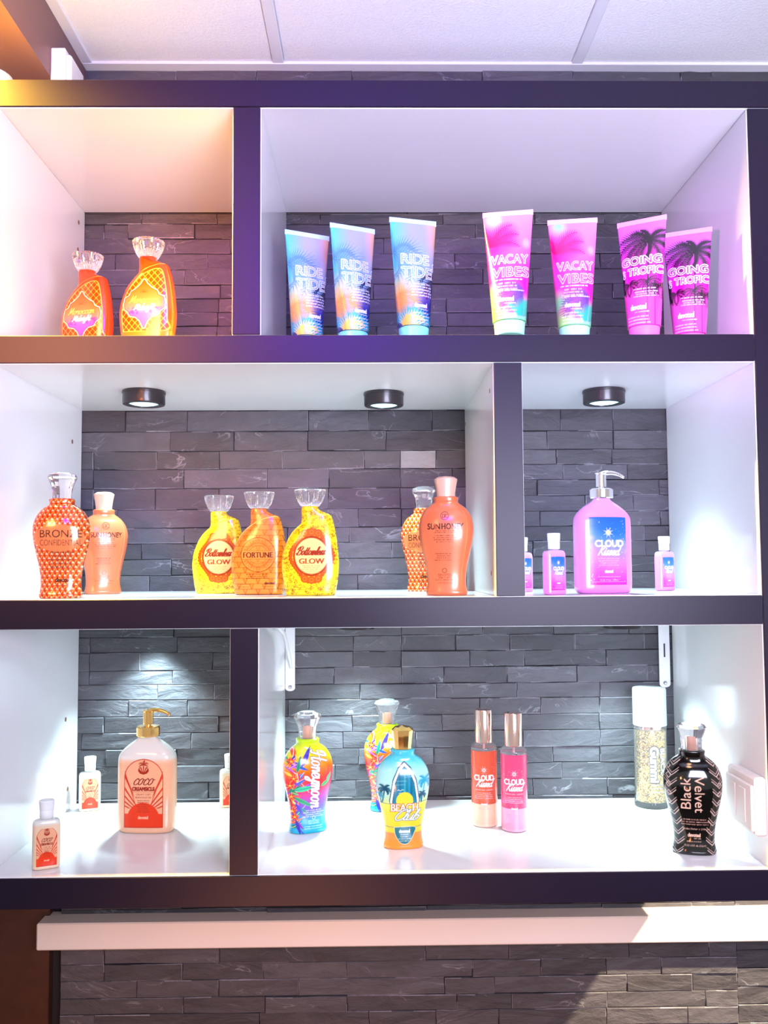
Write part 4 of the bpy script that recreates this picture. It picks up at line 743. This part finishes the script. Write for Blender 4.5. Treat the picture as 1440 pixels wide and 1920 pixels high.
# cloud
def cloud_art(): 
    a = Art(-.24, .24, 0, .80, 560, '#c070d8'); a.vgrad([(.06, '#e02aa8'), (.14, '#e848c0'), (.3, '#d88ae0'), (.42, '#b49ae8'), (.52, '#6a9ce8'), (.62, '#3a84d8'), (.76, '#2f78c8')], slant=.15, wav=.02)
    for k in range(16): x, z = r2.uniform(-.2, .22), r2.uniform(.40, .58); a.put(np.clip(1.2-np.hypot(a.X-x, (a.Z-z)*1.6)/r2.uniform(.03, .06), 0, 1), '#c8b0f0', .5)
    for k in range(60): x, z = r2.uniform(-.19, .19), r2.uniform(.10, .72); a.disc(x, z, r2.uniform(.0015, .004), '#ffffff', .8)
    for k in range(16): th = k*math.pi/8; l_ = .055 if k % 2 else .032; a.line([(.012*math.cos(th), .60+.012*math.sin(th)), (l_*math.cos(th), .60+l_*math.sin(th))], [.007, .002], '#f6eef8')
    a.disc(0, .60, .016, '#f8d8a0'); a.text('CLOUD', .01, .495, .066, '#fff6fc', w=.30, bold=.004); a.script('Kissed', .0, .40, .045, '#fff6fc', .010, w=.22, slant=.4)
    a.micro(0, .345, .24, 4, .022, .010, '#f8c8f0', .8, 111); a.text('devoted', .0, .22, .03, '#fff0fa', w=.085, bold=.002); a.micro(0, .165, .26, 1, .02, .006, '#fff0fa', .8); a.text('18.25 fl. oz. 540ml', 0, .135, .02, '#f8c0e8', w=.2); a.line([(-.18, .115), (.18, .115)], .003, '#ffd8f4', .7); return a
A_cl = cloud_art(); pk = Art(-.32, .32, 0, 1, 120, '#f0a8ec'); pk.vgrad([(0, '#f098e8'), (.82, '#f2a6ec'), (.93, '#e4b4ee'), (1, '#c8b8ee')])
CLOU = mk('pump_bottle'); body('bottle_body', prof_of(PMP, .46), 90, 60, 24, pk, pmat('pink_bottle', rough=.18, coat=.5), CLOU, ex=3.2)
sheet('label', A_cl, -.195, .195, .085, .755, surf_of(PMP, .46, 3.2), 150, 240, pmat('label_print', rough=.3, alpha=True), CLOU); pump(CLOU, M_chrome)
CLMI = mk('travel_bottle'); body('bottle_body', prof_of(TRV, .52, .95), 70, 50, 20, pk, pmat('pink_bottle', rough=.18, coat=.5), CLMI, ex=3.6)
sheet('label', A_cl, -.195, .195, .085, .755, lambda X, Z: surf_of(TRV, .52, 3.6)(X, np.clip(Z*1.18, 0, .93)), 70, 110, pmat('label_print', rough=.3, alpha=True), CLMI); [c for c in CLMI.children if c.name.startswith('label')][0].scale = (1, 1, 1.16); flipcap(CLMI)
# mist bottles: clear cylinder, two coloured layers, metal cap
def mist(up_c, lo_c):
    o = mk('mist_bottle'); r = .148
    MB().lathe([(r*.86, .0), (r*.99, .012), (r, .03), (r, .036)], 56).obj('thick_base', mat('tinted_base', tuple(min(1, c*.9+.1) for c in lo_c), .05, trans=.3, coat=.5), o, auto=30)
    MB().lathe([(r, .036), (r, .26)], 56).obj('lower_liquid', mat('lower_liquid', lo_c, .04, trans=.30, ior=1.12, coat=.8), o, auto=30)
    MB().lathe([(r, .261), (r, .845)], 56).obj('upper_liquid', mat('upper_liquid', up_c, .04, trans=.62, ior=1.12, coat=.8), o, auto=30)
    MB().lathe([(r, .846), (r*.985, .87), (r*.9, .90), (r*.72, .925), (r*.58, .95)], 56).obj('clear_shoulder', M_thin, o, smooth=True)
    MB().lathe([(r*.66, .925), (r*.68, .93), (r*.68, 1.285), (r*.66, 1.292), (0, 1.293)], 48).obj('cap', M_rose, o, auto=30)
    MB().tube([(.0, 0, .94), (.0, 0, .90), (.0, 0, .848)], .012, 8).obj('dip_tube', mat('dip_tube_plastic', (.95, .7, .7), .3, trans=.3), o, smooth=True)
    a = Art(-.15, .15, .08, .80, 620, '#ffd8d8', 0.0)
    for k in range(40): a.disc(r2.uniform(-.12, .12), r2.uniform(.5, .7), r2.uniform(.0015, .0035), '#ffe8e8', .7)
    for k in range(16): th = k*math.pi/8; l_ = .042 if k % 2 else .026; a.line([(.010*math.cos(th), .64+.010*math.sin(th)), (l_*math.cos(th), .64+l_*math.sin(th))], [.006, .002], '#ffeaea', .85)
    a.text('CLOUD', 0, .555, .062, '#fff0f0', w=.215, bold=.004); a.script('Kissed', 0, .475, .042, '#fff4f4', .009, w=.17, slant=.4); a.micro(0, .42, .2, 1, .02, .016, '#ffd0d0', .7); a.micro(0, .385, .21, 4, .02, .009, '#ffe8e8', .9, 121); a.text('devoted', 0, .265, .026, '#ffe8e8', w=.07, bold=.001); a.text('8.5 fl. oz.', 0, .215, .018, '#ffe0e0', w=.13)
    sheet('label', a, -.138, .138, .12, .76, lambda X, Z: -np.sqrt(np.maximum(0, r*r-X*X)), 110, 250, pmat('clear_label_print', rough=.3, alpha=True), o)
    return o
MIS1 = mist((.95, .20, .10), (1, .55, .38)); MIS2 = mist((.98, .13, .33), (1, .38, .55))
# glitter tube
GLIT = mk('glitter_bottle'); r = .170
gm = bpy.data.materials.new('gold_glitter'); gm.use_nodes = True; nt = gm.node_tree; b = nt.nodes['Principled BSDF']
vo = nt.nodes.new('ShaderNodeTexVoronoi'); vo.inputs['Scale'].default_value = 95; tc = nt.nodes.new('ShaderNodeTexCoord'); nt.links.new(tc.outputs['Object'], vo.inputs['Vector'])
rp = nt.nodes.new('ShaderNodeValToRGB'); rp.color_ramp.interpolation = 'CONSTANT'; e = rp.color_ramp.elements; e[0].color = (.10, .045, .02, 1); e[1].position = .25; e[1].color = (.35, .17, .04, 1)
for p_, c_ in ((.45, (.60, .34, .07)), (.65, (.70, .45, .12)), (.82, (.35, .18, .06)), (.90, (.85, .66, .30))): q = e.new(p_); q.color = (*c_, 1)
sx_ = nt.nodes.new('ShaderNodeSeparateColor'); nt.links.new(vo.outputs['Color'], sx_.inputs[0]); nt.links.new(sx_.outputs[0], rp.inputs[0]); nt.links.new(rp.outputs[0], b.inputs['Base Color']); b.inputs['Metallic'].default_value = .6; b.inputs['Roughness'].default_value = .3
MB().lathe([(r*1.03, 0), (r*1.05, .012), (r*1.05, .05), (r, .065), (r, .845), (r*.98, .85), (r*.98, .06), (0, .055)], 56).obj('outer_wall', M_thin, GLIT, auto=30)
MB().lathe([(r*.90, .060), (r*.93, .07), (r*.93, .79), (r*.91, .80), (0, .80)], 56).obj('glitter_core', gm, GLIT, auto=30)
MB().lathe([(r*.55, .80), (r*.72, .802), (r*.72, .855), (0, .858)], 40).obj('gold_neck', M_rose, GLIT, auto=30)
MB().lathe([(.03, .86), (.03, .94), (.07, .945), (.07, 1.02), (0, 1.025)], 24).obj('pump_button', M_bracket, GLIT, auto=30)
MB().lathe([(r*1.03, .85), (r*1.03, 1.225), (r*.99, 1.24), (0, 1.242)], 56).obj('frosted_cap', M_frost, GLIT, auto=30)
a = Art(-.18, .18, .05, .85, 560, '#ffffff', 0.0); a.put(a.textm('Gummi', -.025, .46, .088, w=.37, rot=-90, bold=.015), '#4a2c10', .85); a.text('Gummi', -.025, .46, .085, '#ffffff', w=.36, rot=-90, bold=.006); a.put(a.textm('BLACK', .065, .49, .052, w=.28, rot=-90, bold=.008), '#4a2c10', .8); a.text('BLACK', .065, .49, .050, '#ffffff', w=.27, rot=-90, bold=.002)
for k in range(3): a.text('devoted'[:7], 0.0, .18+.035*k, .02, '#fffaf0', w=.12, a=.8) if k == 0 else a.micro(0, .18+.035*k, .14, 1, .02, .012, '#fffaf0', .8, 130+k)
sheet('label', a, -.150, .150, .09, .82, lambda X, Z: -np.sqrt(np.maximum(0, r*r-X*X)), 110, 260, pmat('clear_label_print', rough=.3, alpha=True), GLIT)

# ---------- placing: the foot is where the photograph shows it, the size follows from its top
def place(o, px, pyb, pyt, zs, y=None, k=1.3, rz=0, label='', group=None, tilt=0, dx=0):
    """k = total height in body units; y = depth of the bottle's axis, else from the foot's pixel"""
    if y is None: q = at_z(px, pyb, zs)
    else: q0 = at_y(px, pyb, y); q = np.array([q0[0], y, zs])
    top = at_y(px, pyt, q[1]); return setup(o, q[0]+dx, q[1], zs+.0002, (top[2]-zs)/k, rz, label, group, tilt=tilt)
def cp(o, **kw): return copy_tree(o)
G = [0]
# lowest compartment floor
place(COMI, 86, 1627, 1500, FT, k=1.345, rz=24, label='small cream travel bottle with orange label at the front left corner, lowest shelf', group='cream travel bottles')
c = cp(COMI); place(c, 168, 1519, 1419, FT, k=1.345, rz=20, label='small cream travel bottle at the back, between left side panel and big pump bottle', group='cream travel bottles')
c = cp(COMI); place(c, 431, 1512, 1414, FT, k=1.345, rz=18, label='small cream travel bottle half hidden by the lower divider', group='cream travel bottles')
place(COCO, 276, 1557, 1331, FT, k=1.205, rz=-4, label='white pump bottle with gold pump and orange arched label on the lowest shelf')
place(HONE, 577, 1557, 1333, FT, k=1.29, rz=22, label='rainbow tropical lotion bottle with clear crystal cap, by the lower divider', group='rainbow bottles on the lowest shelf')
c = cp(HONE); place(c, 727, 1517, 1310, FT, k=1.29, rz=14, label='rainbow tropical lotion bottle half hidden behind the surfboard bottle', group='rainbow bottles on the lowest shelf')
place(BEAC, 756, 1586, 1359, FT, k=1.24, rz=5, label='aqua and yellow surfboard lotion bottle with faceted gold cap')
place(MIS1, 909, 1546, 1330, FT, k=1.293, rz=-8, label='orange liquid spray mist bottle with rose gold cap', group='spray mists on the lowest shelf')
place(MIS2, 965, 1555, 1336, FT, k=1.293, rz=-8, label='pink liquid spray mist bottle with rose gold cap', group='spray mists on the lowest shelf')
place(GLIT, 1222, 1510, 1289, FT, k=1.242, rz=6, label='clear cylinder bottle of gold glitter with frosted cap, behind the black bottle')
place(BLAC, 1302, 1597, 1353, FT, k=1.265, rz=-14, label='glossy black lotion bottle with chevron pattern and crystal cap')
# middle shelf
place(BRON, 114, 1117, 886, S2T, y=.055, k=1.27, rz=8, label='orange faceted-pattern lotion bottle with crystal cap at the left end of the middle shelf', group='bronze bottles on the middle shelf')
c = cp(BRON); place(c, 796, 1106, 912, S2T, y=.30, k=1.27, rz=-6, label='orange faceted-pattern lotion bottle half hidden behind the front copper bottle', group='bronze bottles on the middle shelf')
c = cp(SUNH); place(c, 193, 1110, 922, S2T, y=.27, k=1.215, rz=25, label='copper lotion bottle with beige cap behind the orange patterned bottle at the left wall', group='copper bottles on the middle shelf')
place(SUNH, 838, 1115, 893, S2T, y=.07, k=1.215, rz=-10, label='copper lotion bottle with beige cap beside the middle divider, in front', group='copper bottles on the middle shelf')
place(GLOW, 411, 1112, 930, S2T, y=.25, k=1.195, rz=-5, label='yellow filigree lotion bottle, left of the gold brick-pattern bottle', group='yellow filigree bottles')
place(FORT, 487, 1113, 923, S2T, y=.17, k=1.195, rz=-3, label='gold lotion bottle with ingot brick pattern and round seal', group=None)
c = cp(GLOW); place(c, 583, 1114, 918, S2T, y=.11, k=1.195, rz=-4, label='yellow filigree lotion bottle, right of the gold brick-pattern bottle', group='yellow filigree bottles')
place(CLOU, 1131, 1110, 887, S2T, y=.11, k=1.205, rz=12, label='pink pump bottle with silver pump and blue to magenta label')
place(CLMI, 1040, 1115, 1000, S2T, y=.055, k=1.345, rz=30, label='small pink travel bottle in front, left of the pink pump bottle', group='pink travel bottles')
c = cp(CLMI); place(c, 980, 1106, 1008, S2T, y=.22, k=1.345, rz=26, label='small pink travel bottle mostly hidden by the middle divider', group='pink travel bottles')
c = cp(CLMI); place(c, 1247, 1104, 1006, S2T, y=.24, k=1.345, rz=30, label='small pink travel bottle against the right side panel', group='pink travel bottles')
# top shelf: feet hidden by the board edge, so the known height fixes the depth
def place_top(o, px, pyt, H, k, rz, label, group, wx=0):
    H = H*1.03 if 'tube' in label else H; q = at_z(px, pyt, S1T+H); return setup(o, q[0]+wx, q[1], S1T+.0002, H/k, rz, label, group, cat='tube' if 'tube' in label else 'bottle')
place_top(MORO, 166, 479, .1845, 1.195, -16, 'orange Moorish-lattice lotion bottle nearest the left side panel, top shelf', 'orange lattice bottles')
c = cp(MORO); place_top(c, 280, 453, .1845, 1.195, -9, 'orange Moorish-lattice lotion bottle further from the left panel, beside its twin', 'orange lattice bottles')
for i, (px_i, pt, rz) in enumerate([(576, 437, 25), (661, 424, 23), (774, 411.5, 15)]):
    c = RIDE if i == 0 else cp(RIDE); place_top(c, px_i, pt, .206, 1.0, rz, ['blue palm-print foil tube in the left corner of the wide top compartment', 'blue palm-print foil tube, middle one of the three blue tubes', 'blue palm-print foil tube with its sky blue cap showing'][i], 'blue foil tubes')
for i, (px_i, pt, rz) in enumerate([(952, 396.5, -11), (1073, 411, -9)]):
    c = VACA if i == 0 else cp(VACA); place_top(c, px_i, pt, .206, 1.0, rz, ['pink leaf-print tube with its mint green cap fully in view', 'pink leaf-print tube with only the rim of its mint cap in view'][i], 'pink leaf tubes')
for i, (px_i, pt, rz) in enumerate([(1203, 411, -30), (1288, 432, -24)]):
    c = GOIN if i == 0 else cp(GOIN); place_top(c, px_i, pt, .206, 1.0, rz, ['magenta tube with black palm silhouettes, in front of its twin', 'magenta tube with black palm silhouettes, behind its twin by the right side panel'][i], 'magenta palm tubes')
print('stones', nst)
